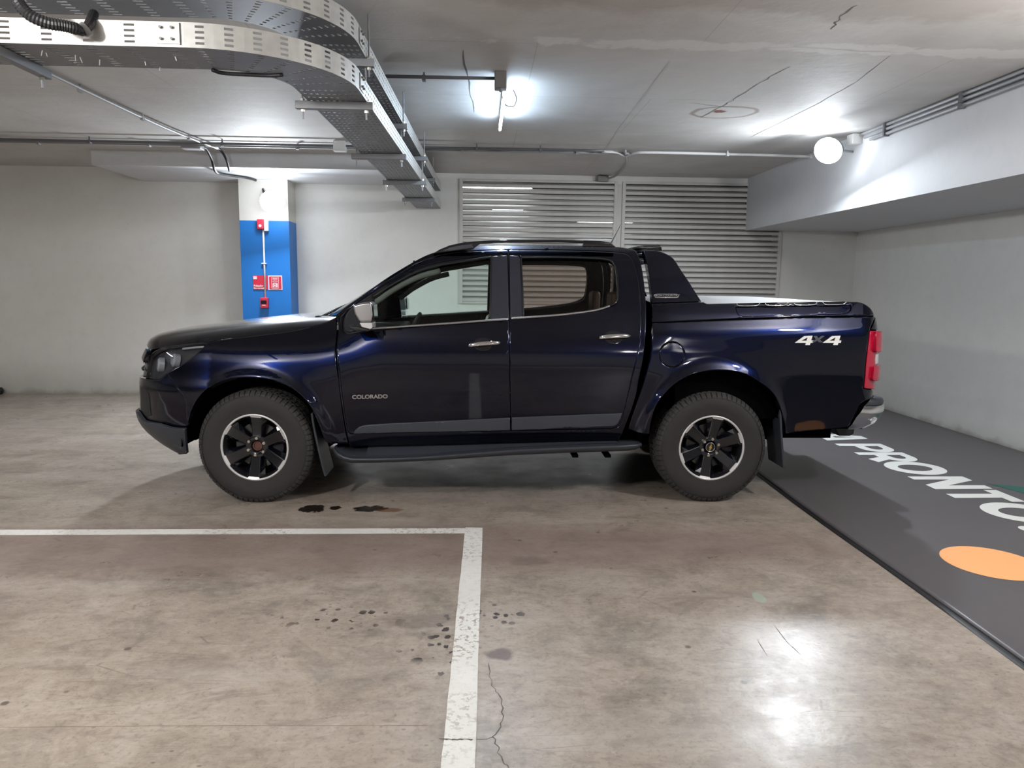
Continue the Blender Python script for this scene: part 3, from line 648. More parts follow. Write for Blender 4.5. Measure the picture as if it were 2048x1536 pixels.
skin_tube('window_seal', [(1047, 635), (1045, 575), (1042.5, 518), (1048, 516), (1117, 515.5), (1180, 517), (1208, 519), (1223, 523.5), (1230.5, 535)], 0.006, 'black', dR)
skin_tube('belt_moulding', [(706, 660), (744, 657.5), (860, 650), (980, 641.5), (1017, 639)], 0.008, 'satin', dF, 0.006)
skin_tube('belt_moulding', [(1022, 637.5), (1047, 636), (1117, 630.8), (1180, 623), (1205, 617.5), (1219, 612.5)], 0.008, 'satin', dR, 0.006)
skin_tube('belt_moulding', [(1219, 612.5), (1229, 608), (1234, 600), (1235.5, 590), (1235, 563), (1232, 540), (1229, 531)], 0.0055, 'gloss', dR, 0.006)
# lower mouldings
panel('door_moulding', outline(SZ([(707, 866), (712, 858), (726, 850.5), (760, 847)]), SZ([(760, 847), (1020, 834.5)], smooth=False), SZ([(1020, 834.5), (1020.5, 860)], smooth=False), SZ([(1020.5, 860), (860, 863.5), (707, 866.5)], smooth=False)), 'grey2', dF, off=0.011, gap=0.001, depth=0.014, bevel=0.6)
panel('door_moulding', outline(SZ([(1023.5, 834), (1244, 825.5)], smooth=False), SZ([(1244, 825.5), (1241, 835), (1236, 845), (1231, 850), (1225, 852)]), SZ([(1225, 852), (1023.5, 860)], smooth=False)), 'grey2', dR, off=0.011, gap=0.001, depth=0.014, bevel=0.6)
# handles
def handle(par, x0, y0, x1, y1):
    c = SZ([((x0+x1)/2-2, (y0+y1)/2)], smooth=False)[0]
    a = np.linspace(0, 2*PI, 28, endpoint=False); cup = np.array([c+np.array([0.060*math.cos(t)*abs(math.cos(t))**-0.25, 0.042*math.sin(t)]) for t in a])
    panel('handle_recess', cup, 'gloss', par, off=0.0012, gap=0, depth=0.001, step=0.02, bevel=0.1)
    Q = SZ([(x0, y0), ((x0+x1)/2, (y0+y1)/2-.5), (x1, y1)], n=6)
    for i, sd in enumerate((1, -1)):
        n = len(Q); P, N = F(Q[:, 0], Q[:, 1], 0.030-0.022*np.abs(np.linspace(-1, 1, n))**4); g = G(); V = []; Fc = []
        hw = 0.0150-0.004*np.abs(np.linspace(-1, 1, n))**3
        for j in range(n):
            u = np.array([0, 0, 1.0]); u = u-N[j]*(u@N[j])
            for k in range(10):
                t = 2*PI*k/10; V.append((P[j]+u*math.cos(t)*hw[j]+N[j]*math.sin(t)*0.008)*np.array([1, sd, 1]))
        for j in range(n-1):
            for k in range(10): Fc.append((j*10+k, j*10+(k+1) % 10, (j+1)*10+(k+1) % 10, (j+1)*10+k))
        Fc += [tuple(range(10)), tuple((n-1)*10+k for k in range(10))]
        fixn(obj('door_handle', V, Fc, 'chrome', par[i], smooth=True, local=True, label='chrome handle'))
handle(dF, 936, 691, 1000, 686); handle(dR, 1198, 676, 1260, 673)

# ---- fenders, bed, flank pieces
shut_hood = [(672, 634), (650, 645), (610, 656), (565, 664), (510, 671), (450, 678), (415, 684.5)]
archF = [(646, 874), (640, 856), (632, 836), (622, 815), (605, 794), (582, 775), (552, 762), (520, 756), (490, 755), (462, 757.5), (436, 765), (412, 780), (393, 802), (381, 827), (375, 850), (372, 880), (371, 908)]
lampO = [(415, 684.5), (404, 697), (382, 717), (353, 735), (334, 746)]
fen = outline(SZ(shut_hood[::-1]), SZ([(672, 634), (674, 655), (672.5, 679), (671, 712), (677.5, 762), (683, 810), (691, 862), (697, 888)]), SZ([(697, 888), (660, 888), (652, 884)], smooth=False), SZ(archF[:15]), SZ([archF[14], (352, 857)], smooth=False) if False else [], np.array([onS(*archF[14])]), SZ([(371, 800), (355, 775), (340, 757), (334, 746)]), SZ(lampO[::-1]))
panel('front_fender', fen, 'paint', gap=0.002, depth=0.05, step=0.022)
bed_top = [(1304, 646), (1474, 639), (1620, 634.5), (1751, 633)]
bed_front = [(1304, 646), (1304, 691), (1300, 720), (1292, 748), (1283, 778), (1273, 806), (1262, 838), (1256, 858)]
archR = [(1299, 868), (1302, 845), (1313, 811), (1333, 784), (1357, 763), (1385, 749), (1416, 742), (1445, 741), (1474, 744), (1498, 752), (1518, 764), (1536, 777), (1550, 793), (1559, 812), (1565, 832), (1570, 852), (1571, 868)]
tailL = [(1751, 633), (1744, 648), (1739.5, 662), (1736, 690), (1732, 724), (1730, 750), (1727.5, 777)]
bed = outline(SZ(bed_top, smooth=False), SZ(tailL), SZ([(1727.5, 777), (1746, 780), (1745, 797)], smooth=False), SZ([(1745, 797), (1722, 807), (1712, 826), (1697, 854)]), SZ([(1697, 854), (1640, 860), (1571, 868)], smooth=False), SZ(archR[::-1]), SZ([(1299, 868), (1275, 866), (1256, 858)], smooth=False), SZ(bed_front[::-1]))
fc = onS(1344, 709); a = np.linspace(0, 2*PI, 36, endpoint=False); fcirc = np.array([fc+0.083*np.array([math.cos(t), math.sin(t)]) for t in a])
bds = panel('bed_side', bed, 'paint', gap=0.0025, depth=0.05, holes=[fcirc], step=0.022)
panel('fuel_door', fcirc, 'paint', bds, gap=0.0015, depth=0.02, step=0.02)
# rail cover + roll bar (sport bar)
cover = outline(SZ([(1304, 607), (1407, 604)], smooth=False), SZ([(1407, 604), (1413, 607), (1422, 608.5), (1440, 608.5)]), SZ([(1440, 608.5), (1560, 606.5), (1700, 603.5)], smooth=False), SZ([(1700, 603.5), (1718, 604), (1731, 609), (1742, 618), (1749, 631)]), SZ([(1749, 631), (1620, 633), (1474, 637.5), (1304, 644.5)], smooth=False))
rec = outline(SZ([(1471, 614), (1474, 624), (1480, 631), (1490, 632.5)]), SZ([(1490, 632.5), (1600, 630), (1690, 627)], smooth=False), SZ([(1690, 627), (1699, 623), (1702, 617), (1702, 611)]), SZ([(1702, 611), (1471, 614)], smooth=False))
cvs = panel('rail_cover', cover, 'paint', gap=0.0015, depth=0.03, holes=[rec], bevel=0.6)
panel('rail_inset', rec, 'paint', cvs, off=-0.004, gap=0.001, depth=0.004, bevel=0.3)
for x in (1477, 1534, 1592, 1650):
    skin_tube('grip_rib', [(x-4, 608.3-(x-1477)*.014), (x+2, 612.2-(x-1477)*.014), (x+34, 611.8-(x-1477)*.014), (x+42, 607.6-(x-1477)*.014)], 0.0035, 'chrome', cvs, 0.004)
bar = outline(SZ([(1286, 499), (1310, 500.5), (1325, 504.5), (1342, 513), (1352, 524), (1362, 540), (1375, 559), (1390, 583), (1403, 603)]), SZ([(1403, 603), (1304, 605.5)], smooth=False), SZ([(1304, 605.5), (1301.5, 577), (1296, 540), (1291, 516), (1286, 499)]))
rb = panel('sport_bar', bar, 'paint', gap=0.001, depth=0.07, bevel=0.6)
hp = outline(SZ([(1309, 592), (1310, 589), (1314, 588)], n=3), SZ([(1314, 588), (1352, 588)], smooth=False), SZ([(1352, 588), (1356, 589), (1357, 592), (1356, 595), (1352, 596)], n=3), SZ([(1352, 596), (1314, 596)], smooth=False), SZ([(1314, 596), (1310, 595), (1309, 592)], n=3))
panel('badge_plate', hp, 'chrome', rb, off=0.003, gap=0, depth=0.003, step=0.02)
panel('badge_field', inset(hp, 0.004), 'gloss', rb, off=0.0045, gap=0, depth=0.001, step=0.02)
def tomesh(o):
    bpy.context.view_layer.update(); me = D.meshes.new_from_object(o.evaluated_get(bpy.context.evaluated_depsgraph_get())); n = D.objects.new('lettering', me); C.objects.link(n)
    n.parent = o.parent; n.matrix_local = o.matrix_local.copy(); D.objects.remove(o); return n
def skin_text(txt, c, size, m, parent, shear=0.0, off=0.005, sx=1.0, rotz=0.0, extr=0.0012, sides=(1, -1), bold=0.0):
    q = onS(*c); P, N = F(q[0], q[1], off)
    for i, sd in enumerate(sides):
        cu = D.curves.new('lettering', 'FONT'); cu.body = txt; cu.size = size; cu.shear = shear; cu.align_x = 'CENTER'; cu.align_y = 'CENTER'; cu.extrude = extr; cu.offset = bold
        cu.materials.append(MT[m]); o = D.objects.new('lettering', cu); C.objects.link(o); pr = parent[i] if isinstance(parent, (list, tuple)) else parent; o.parent = pr
        n = Vector(N*np.array([1, sd, 1])); x = Vector((1, 0, 0)) if sd == 1 else Vector((-1, 0, 0)); x = (x-n*x.dot(n)).normalized(); y = n.cross(x)
        if rotz: x, y = x*math.cos(rotz)+y*math.sin(rotz), -x*math.sin(rotz)+y*math.cos(rotz)
        M4 = Matrix((( x.x, y.x, n.x, P[0]), (x.y, y.y, n.y, P[1]*sd), (x.z, y.z, n.z, P[2]), (0, 0, 0, 1)))
        o.matrix_local = M4 @ Matrix.Diagonal((sx, 1, 1, 1)); tomesh(o)
skin_text('HIGH COUNTRY', (1333, 592), 0.021, 'chrome', rb, 0.15, 0.0055, 1.12, bold=0.0004)
skin_text('COLORADO', (740, 793.5), 0.037, 'satin', dF, 0.0, 0.003, 1.12, rotz=0.02, bold=0.0012)
def four(dx):
    k = lambda x, y: (1280+(x+dx)/4.876, 560+y/4.876)
    o = SZ([k(1508, 612), k(1600, 547), k(1682, 543), k(1668, 590), k(1690, 590), k(1684, 613), k(1662, 613), k(1655, 634), k(1610, 634), k(1617, 613)], smooth=False)
    h = SZ([k(1572, 592), k(1622, 592), k(1633, 560)], smooth=False)
    panel('four_emblem', inset(o, -0.003), 'gloss', bds, off=0.0012, gap=0, depth=0.001, step=0.03, bevel=0)
    panel('four_emblem', o, 'white', bds, off=0.0026, gap=0, depth=0.001, step=0.03, bevel=0, holes=[h])
four(0); four(272)
kx = lambda x, y: (1280+x/4.876, 560+y/4.876)
panel('x_emblem', SZ([kx(1690, 548), kx(1722, 546), kx(1738, 568), kx(1768, 546), kx(1800, 546), kx(1752, 582), kx(1782, 608), kx(1745, 608), kx(1728, 590), kx(1700, 608), kx(1668, 608), kx(1712, 577)], smooth=False), 'grey2', bds, off=0.0032, gap=0, depth=0.001, step=0.03, bevel=0)

# ---- nose: headlamp, bumper, grille
def szr(*p): return np.array(p, float)
lampS = outline(SZ(lampO), szr(onS(334, 746), (-2.13, 0.835), (-2.38, 0.83)), szr((-2.38, 0.83), (-2.40, 0.90), (-2.36, 0.975), (-2.28, 1.015)), szr(onS(330, 692.5)), SZ([(362, 689), (385, 686.5), (415, 684.5)], smooth=False))
hls = panel('headlight', lampS, 'lampin', off=-0.045, gap=0, depth=0.01, label='dark headlamp with clear cover')
panel('lamp_cover', lampS, 'glassh', hls, off=0.0, gap=0.002, depth=0.03)
for sd in (0, 1):
    for (px, py, r) in ((342, 718, .045), (310, 728, .05)):
        q = onS(px, py); P, N = F(q[0], q[1], -0.040); N = N*0.6+np.array([-0.5, 0, 0]); N /= np.linalg.norm(N); sg = 1 if sd == 0 else -1
        g = G().tube([Vector((P-N*0.02)*np.array([1, sg, 1])), Vector((P+N*0.012)*np.array([1, sg, 1])), Vector((P+N*0.022)*np.array([1, sg, 1]))], [r, r, r*.7], 20)
        obj('projector', g.V, g.F, 'clear', hls[sd], smooth=False, local=True)
skin_tube('light_strip', [(362, 695), (385, 692.5), (406, 691)], 0.008, 'clear', hls, -0.02)
C_S = SF-LT
bumpO = outline(SZ([(334, 746), (340, 757), (355, 775), (371, 800), (381, 827)]), SZ([archF[13], archF[14], (369, 857)], smooth=False), SZ([(369, 857), (344, 855), (320, 848)], smooth=False), szr((-2.33, 0.50), (-2.50, 0.50), (C_S, 0.50)), szr((C_S, 0.50), (C_S, 0.80)), szr((C_S, 0.80), (-2.38, 0.825), (-2.13, 0.830)))
panel('front_bumper', bumpO, 'paint', gap=0.001, depth=0.04)
lowO = outline(SZ([(369.5, 858), (371, 880), (373, 908)], 0.028), SZ([(373, 908), (353, 908.5), (333, 902.5), (323, 892)], 0.028), szr((-2.20, 0.335), (-2.36, 0.31), (C_S, 0.31)), szr((C_S, 0.31), (C_S, 0.56)), szr((C_S, 0.56), (-2.60, 0.57), (-2.42, 0.585), (-2.32, 0.54)), SZ([(316, 848.5), (344, 856.5), (369.5, 858)], 0.028))
panel('lower_bumper', lowO, 'greyp', off=0.028, gap=0, depth=0.022, bevel=0.5, label='matt grey lower bumper guard')
panel('fog_recess', szr((-2.235, 0.58), (-2.25, 0.73), (-2.30, 0.76), (-2.42, 0.76), (-2.44, 0.60), (-2.33, 0.56)), 'black', off=0.002, gap=0, depth=0.002)
gro = szr((-2.37, 0.84), (-2.40, 0.98), (-2.50, 1.03), (C_S, 1.04), (C_S, 0.82), (-2.55, 0.82))
gs = panel('grille', gro, 'gloss', off=-0.02, gap=0, depth=0.02)
for zz in (0.875, 0.92, 0.965, 1.005):
    Q = np.array([(s, zz) for s in np.linspace(-2.44, C_S, 12)])
    for i, sd in enumerate((1, -1)):
        P, N = F(Q[:, 0], Q[:, 1], -0.008); g = G().tube([Vector(p*np.array([1, sd, 1])) for p in P], 0.008, 6); obj('grille_bar', g.V, g.F, 'chrome' if zz == 0.92 else 'black', gs[i], smooth=True, local=True)
panel('bumper_nub', szr((-2.36, 0.93), (-2.37, 1.0), (-2.46, 1.01), (-2.46, 0.95)), 'gloss', off=0.02, gap=0, depth=0.03, step=0.02)

# ---- surfaces across the vehicle
def across(name, Epts, Cpts, m, parent=TR, ex=2.4, exx=2.0, nu=14, flip=False, lift=None, thick=0.0, label=None):
    """sheet lofted between a flank curve (x,y,z) and its centre curve (x,z); symmetric"""
    n = len(Epts); us = np.linspace(-1, 1, 2*nu+1); us = np.sign(us)*np.abs(us)**(0.8 if ex < 5 else 0.45); V = []; N = []
    def row(E, Cc, u):
        a = 1-np.abs(u)**ex; b = 1-np.abs(u)**exx
        return np.stack([E[0]+(Cc[0]-E[0])*b, -E[1]*u*-1*-1 if False else E[1]*u, E[2]+(Cc[1]-E[2])*a], -1)
    G_ = np.array([row(E, c, us) for E, c in zip(Epts, Cpts)])
    if lift is not None: G_ = lift(G_)
    tu = np.gradient(G_, axis=1); tt = np.gradient(G_, axis=0); nn = np.cross(tu, tt); nn /= np.linalg.norm(nn, axis=-1, keepdims=True)+1e-12
    if nn[..., 2].mean() < 0: nn = -nn
    k = len(us); Fs = []
    for i in range(n-1):
        for j in range(k-1):
            f = (i*k+j, i*k+j+1, (i+1)*k+j+1, (i+1)*k+j); Fs.append(f)
    V = G_.reshape(-1, 3); a, b, c = V[Fs[0][0]], V[Fs[0][1]], V[Fs[0][2]]
    if np.cross(b-a, c-a)@nn.reshape(-1, 3)[0] < 0: Fs = [f[::-1] for f in Fs]
    return obj(name, V, Fs, m, parent, normals=nn.reshape(-1, 3), local=True, label=label), G_
def skin3(pts, n=5, off=0.0):
    Q = SZ(pts, n=n); P, _ = F(Q[:, 0], Q[:, 1], off); return P
def centre(pts, n=5, y=0.0):
    P = spl(pts, n) if n else np.array(pts); return np.array([at(p[0], p[1], Y=TY+y)[[0, 2]] for p in P])
def resamp(P, n):
    d = np.r_[0, np.cumsum(np.linalg.norm(np.diff(P, axis=0), axis=1))]; t = np.linspace(0, d[-1], n); return np.stack([np.interp(t, d, P[:, i]) for i in range(P.shape[1])], 1)
# hood
hoodE = skin3(shut_hood[::-1]); fr = F(np.array([-2.05, -2.20, -2.33, -2.44]), np.array([1.06, 1.04, 1.022, 1.01]), 0.0)[0][::-1]
fr = np.array(fr); q0 = hoodE[0]
fr = F(np.linspace(-2.42, onS(415, 684.5)[0], 10)[:-1], np.linspace(1.012, onS(415, 684.5)[1], 10)[:-1]**1.0, 0.0)[0]
HE = resamp(np.vstack([fr, hoodE]), 40)
HC = resamp(np.array([(-2.47, 1.035), (-2.44, 1.075), (-2.35, 1.112), (-2.20, 1.145), (-2.03, 1.168), (-1.80, 1.197), (-1.45, 1.236), (-1.25, 1.25), (-1.16, 1.252)]), 40)
hood, hg = across('hood', HE, HC, 'paint', ex=8.0, exx=2.2, nu=26)
# cowl + windscreen + roof
wsE = skin3(A_edge, off=-0.004); 
wsC = np.array([(-1.17, 1.235), (-1.05, 1.305), (-0.90, 1.395), (-0.72, 1.50), (-0.55, 1.60), (-0.42, 1.672), (-0.33, 1.712)])
across('windshield', resamp(wsE, 16), resamp(wsC, 16), 'glassw', ex=2.2, exx=2.0, label='laminated windscreen glass')
rfE = skin3(roof_e, off=-0.001); rfC = np.array([(-0.33, 1.712), (-0.2, 1.745), (0, 1.765), (0.3, 1.778), (0.7, 1.775), (1.0, 1.757), (1.09, 1.745)])
across('roof', resamp(rfE, 18), resamp(rfC, 18), 'paint', ex=2.8)
ln, _ = across('headliner', resamp(rfE-np.array([0, -0.03, 0.035]), 12), resamp(rfC-np.array([0, 0.045]), 12), 'liner', ex=2.8)
cwE = np.array([[-1.17, -0.70, 1.185], [-1.02, -0.785, 1.19], [-0.955, -0.80, 1.205]]); cwC = np.array([[-1.20, 1.205], [-1.19, 1.215], [-1.17, 1.235]])
across('cowl', cwE, cwC, 'black')
for sd in (-1, 1):
    G().box((-1.16, sd*0.38-.2, 1.235), (-1.12, sd*0.38+.2, 1.25)).tube([(-1.13, sd*0.5, 1.245), (-1.09, sd*0.2, 1.285), (-1.03, sd*0.02, 1.32)], 0.008, 6).done('wiper', 'black', TR, local=True, smooth=True)
# rear cab wall with window
bw = [F(*q)[0] for q in [(SZ([p])[0][0], SZ([p])[0][1]) for p in [(1258, 499), (1282, 529), (1289, 574), (1292, 620), (1290, 690), (1277, 761), (1250, 850)]]]
bw = np.array(bw); V = []; Fs = []
for p in bw:
    V += [(p[0], p[1]+0.004, p[2]), (p[0]+.015, p[1]*0.86, p[2]), (p[0]+.03, 0.0, p[2]), (p[0]+.015, -p[1]*0.86, p[2]), (p[0], -p[1]-.004, p[2])]
rows = len(bw)
for i in range(rows-1):
    for k in range(4):
        if i in (0, 1) and k in (1, 2): continue
        if i == 2 and k in (1, 2): continue
        Fs.append((i*5+k, i*5+k+1, (i+1)*5+k+1, (i+1)*5+k))
cb = obj('cab_back', V, Fs, 'paint', TR, local=True)
Fs = [(i*5+k, i*5+k+1, (i+1)*5+k+1, (i+1)*5+k) for i in (0, 1, 2) for k in (1, 2)]
obj('rear_window', np.array(V)-np.array([.006, 0, 0]), Fs, 'glassr', cb, local=True)
# roof rails
def prismpx(name, pts, y0, y1, m, parent=TR, bev=(0.006, 2), mirror=True, n=4, smooth=True, yp=None, label=None):
    P = spl(pts+[pts[0]], n)[:-1] if smooth else np.array(pts, float); yy = TY+(yp if yp is not None else (y0+y1)/2)
    Q = [at(p[0], p[1], Y=yy)[[0, 2]] for p in P]; out = []
    for i, sd in enumerate((1, -1) if mirror else (1,)):
        g = G().prism(Q, y0*sd, y1*sd); pr = parent[i] if isinstance(parent, (list, tuple)) else parent
        out.append(fixn(obj(name, g.V, g.F, m, pr, local=True, mod=bev, label=label)))
    return out
rl = prismpx('roof_rail', [(866, 507.5), (880, 499), (899, 491), (922, 486), (946, 483), (985, 480.5), (1024, 479.5), (1117, 479.5), (1168, 481.5), (1168, 486.5), (1117, 485), (1024, 485), (960, 488), (950, 495), (946, 499), (905, 502.5), (880, 506.5)], -0.665, -0.615, 'gloss', smooth=False, bev=(0.008, 3))
prismpx('rail_foot', [(1165, 481), (1200, 482), (1218, 485), (1231, 494.5), (1165, 494)], -0.668, -0.612, 'gloss', rl, smooth=False)
prismpx('rail_inset', [(884, 501.5), (900, 495), (922, 490.5), (944, 488.5), (947, 495), (905, 500.5)], -0.670, -0.664, 'grey2', rl, smooth=False, bev=(0.001, 1))
g = G().tube([(1.02, -0.20, 1.757), (1.10, -0.20, 1.83), (1.135, -0.20, 1.91)], [0.007, 0.004, 0.003], 8)
pa = at(1222, 486, Y=TY+.1); pb = at(1243, 448, Y=TY+.1)
g = G().tube([(pa[0]-.012, .1, pa[2]-.10), (pa[0], .1, pa[2]), (pb[0], .1, pb[2])], [0.012, 0.005, 0.003], 8)
obj('antenna', g.V, g.F, 'black', TR, smooth=True, local=True)
# sport bar hoop + high brake lamp
e1 = [F(*onS(*p))[0] for p in ((1286, 499.5), (1308, 500.5), (1327, 505.5), (1343, 514))]
V = []
for yk in (1.0, 0.97, 0.9, 0.5, 0, -0.5, -0.9, -0.97, -1.0):
    for p in e1: V.append((p[0], p[1]*yk, p[2]+0.004*(1-abs(yk)**3)))
    for p in e1[::-1]: V.append((p[0]-(.01), p[1]*yk*0.97, p[2]-0.06))
Fs = []
for i in range(8):
    for k in range(8): Fs.append((i*8+k, i*8+(k+1) % 8, (i+1)*8+(k+1) % 8, (i+1)*8+k))
fixn(obj('bar_hoop', V, Fs, 'paint', TR, local=True, smooth=True))
prismpx('brake_lamp_pod', [(1258, 496), (1284, 491.5), (1317, 491), (1320, 494), (1321, 503), (1290, 500), (1266, 498)], -0.45, 0.45, 'gloss', mirror=False, smooth=False, yp=-0.4)
for sd in (-1, 1): G().box((1.07, sd*0.60-.02, 1.28), (1.115, sd*0.60+.02, 1.66)).done('bar_strut', 'under', TR, local=True) if False else None
# tonneau cover
tE = np.array([F(*onS(*p))[0]+np.array([0, .03, .0]) for p in ((1306, 606), (1360, 604.8), (1421, 608), (1500, 607), (1600, 604.5), (1690, 603), (1715, 605))]); tE[:, 2] += [0, 0, .0, .002, .002, .0, 0]
tC = np.array([(1.18, 1.40), (1.4, 1.405), (1.75, 1.412), (2.1, 1.412), (2.4, 1.40), (2.6, 1.385), (2.70, 1.36)])
across('tonneau_cover', tE, tC, 'vinyl', ex=1.8, exx=2, nu=10, label='pale grey soft bed cover')

# ---- tail
tcol = szr((2.632, 1.195), (2.80, 1.195), (2.80, 0.745), (2.592, 0.745), (2.60, 0.90), (2.615, 1.05))
tcol = outline(SZ([(1739.5, 662), (1736, 690), (1732, 724), (1730, 750), (1727.5, 776)]), szr(onS(1727.5, 776), onS(1746, 778.5), (2.78, 0.79), (2.86, 0.79), (2.86, 1.19)), szr(onS(1750, 661.5), onS(1739.5, 662)))
panel('corner_cap', szr(onS(1741, 659), (2.87, 1.20), (2.87, 1.275), (2.78, 1.285), onS(1750, 635)), 'paint', gap=0.001, depth=0.03, step=0.02)
tls = panel('tail_light', tcol, 'red', off=0.004, gap=0.001, depth=0.03, bevel=0.4, label='red wrap-round tail lamp')
z1, z2, z3, z4 = onS(1745, 664)[1], onS(1745, 704)[1], onS(1742, 732)[1], onS(1740, 760)[1]
s1 = onS(1743, 690)[0]; s2 = onS(1738, 745)[0]
panel('lens', szr((s1+.01, z1), (2.87, z1), (2.87, z2+.01), (s1+.035, z2-.005), (s1+.01, z2+.01)), 'red', tls, off=0.028, gap=0, depth=0.03, step=0.02, bevel=0.7)
panel('lens', szr((s2+.015, z3), (2.87, z3), (2.87, z4), (s2+.03, z4-.005), (s2+.01, z4+.01)), 'red', tls, off=0.026, gap=0, depth=0.03, step=0.02, bevel=0.7)
panel('reverse_lens', szr((s1+.05, z2-.015), (2.87, z2-.015), (2.87, z3+.01), (s1+.045, z3+.01)), 'clear', tls, off=0.009, gap=0, depth=0.01, step=0.02, bevel=0.6)
tgp = [(2.765, 0.60), (2.772, 0.9), (2.775, 1.15), (2.765, 1.25), (2.735, 1.31), (2.70, 1.345)]
V = []; Fs = []; ys = np.linspace(-0.755, 0.755, 9)
for (x, z) in tgp:
    for y in ys: V.append((x+0.012*(1-(y/.755)**2), y, z))
for i in range(len(tgp)-1):
    for j in range(8): Fs.append((i*9+j, i*9+j+1, (i+1)*9+j+1, (i+1)*9+j))
tg = obj('tailgate', V, Fs, 'paint', TR, smooth=True, local=True)
G().box((2.78, -.12, 1.12), (2.80, .12, 1.18)).done('tailgate_handle', 'gloss', tg, local=True, mod=(.005, 2))
# rear bumper: chrome corner, dark step pad on top
def plan_loft(name, rows, m, parent=TR, n=20, label=None, smooth=True):
    """rows: (z, x_front, x_corner, halfwidth, rad) U-shaped bands round the tail"""
    V = []; Fs = []
    for (z, xf, xc, hw, rd) in rows:
        path = [(xf, -hw)]
        for k in range(9):
            t = PI/2*k/8; path.append((xc-rd+rd*math.sin(t), -hw+rd*1.0-rd*math.cos(t)))
        path += [(xc+0.015, -hw*.35), (xc+.02, 0)]; path += [(p[0], -p[1]) for p in path[:-1][::-1]]
        V += [(p[0], p[1], z) for p in path]; k = len(path)
    for i in range(len(rows)-1):
        for j in range(k-1): Fs.append((i*k+j, i*k+j+1, (i+1)*k+j+1, (i+1)*k+j))
    return obj(name, V, Fs, m, parent, smooth=smooth, local=True, label=label)
plan_loft('rear_bumper', [(0.505, 2.58, 2.70, .84, .10), (0.515, 2.565, 2.75, .86, .14), (0.55, 2.58, 2.81, .885, .16), (0.60, 2.60, 2.845, .895, .16), (0.64, 2.63, 2.86, .895, .16), (0.672, 2.65, 2.862, .89, .16), (0.680, 2.66, 2.85, .88, .15)], 'chrome', label='chrome rear bumper')
plan_loft('bumper_step', [(0.682, 2.66, 2.85, .885, .15), (0.705, 2.68, 2.855, .885, .15), (0.722, 2.70, 2.845, .875, .14), (0.728, 2.72, 2.80, .80, .08)], 'greyp', label='matt grey step pad')
prismpx('bumper_top', [(1747, 806), (1746, 792), (1752, 791), (1769, 798), (1770, 803)], -0.60, 0.60, 'chrome', mirror=False, smooth=False, yp=-0.6)
prismpx('tow_hitch', [(1668, 852), (1710, 850), (1708, 868), (1700, 872), (1678, 872)], -0.35, 0.35, 'black', mirror=False, smooth=False, yp=-0.35)

# ---- mirrors, steps, mud flaps
def mirror_():
    cap = [(706, 611), (720, 606.5), (741, 603.5), (744, 607), (747, 629), (745, 643.5), (719.5, 644), (709.5, 627)]
    m = prismpx('side_mirror', cap, -1.13, -0.955, 'satin', yp=-1.11, bev=(0.022, 4), smooth=False, label='chrome capped door mirror')
    prismpx('mirror_base', [(719.5, 645), (745, 644.5), (746, 655), (742, 658.5), (724, 654)], -1.12, -0.955, 'clear', m, yp=-1.1, bev=(0.008, 3), smooth=False)
    prismpx('mirror_arm', [(704, 648), (708, 651), (722, 652), (742, 657), (742, 661), (716, 660.5), (704, 655)], -1.04, -0.87, 'black', m, yp=-0.95, bev=(0.006, 2), smooth=False)
    prismpx('mirror_glass', [(746.5, 609), (748, 609), (750, 641), (748, 641)], -1.125, -0.96, 'gloss', m, yp=-1.1, bev=(0.002, 2), smooth=False)
mirror_()
st = [(667, 896, 904, -.93), (676, 908, 918, -.97), (695, 917.5, 926, -.99), (760, 917.5, 925.5, -1.0), (839, 914.7, 922.5, -1.0), (920, 908.5, 917.5, -.995), (1005, 901.5, 911.5, -.985), (1080, 897.5, 908, -.98), (1138, 895, 905.5, -.975), (1238, 891.5, 902.5, -.965), (1268, 890, 901, -.95), (1283, 886.5, 893, -.915)]
rows = []
for (px, yt, yb, yo) in st:
    a = at(px, yt, Y=TY+yo); b = at(px, yb, Y=TY+yo+.02); yi = -0.74; zi = at(px, 890-(px-683)/581*11, Y=TY+yi)[2]+.012
    rows.append([(a[0], yi, zi), (a[0], yo+.045, a[2]+.006), (a[0], yo+.03, a[2]-.004), (a[0], yo+.018, a[2]+.003), (a[0], yo+.004, a[2]), (a[0], yo, a[2]-.008), (b[0], yo+.004, (a[2]+b[2])/2), (b[0], yo+.02, b[2]), (b[0], yi, zi-.03)])
rows = np.array([resamp(np.array([r[k] for r in rows]), 40) for k in range(9)]).transpose(1, 0, 2)
for sd in (1, -1):
    V = rows.reshape(-1, 3)*np.array([1, sd, 1]); Fs = []
    for i in range(39):
        for k in range(9): Fs.append((i*9+k, i*9+(k+1) % 9, (i+1)*9+(k+1) % 9, (i+1)*9+k))
    Fs += [tuple(range(9)), tuple(39*9+k for k in range(9))]
    ss = fixn(obj('side_step', V, Fs, 'greyp', TR, local=True, smooth=True, label='grey side step'))
    V = []; pad = rows[4:37]
    for r in pad: V += [(r[0][0], -0.76*sd, r[0][2]+.003), (r[0][0], (r[1][1]+.005)*sd, r[1][2]+.004)]
    fixn(obj('step_pad', V, [(2*i, 2*i+1, 2*i+3, 2*i+2) for i in range(len(pad)-1)], 'grey2', ss, local=True))
    for px in (760, 1150, 1215):
        x = at(px, 900, Y=4.85)[0]; G().box((x-.02, min(sd*-.66, sd*-.93), .322), (x+.02, max(sd*-.66, sd*-.93), .34)).done('step_bracket', 'under', ss, local=True)
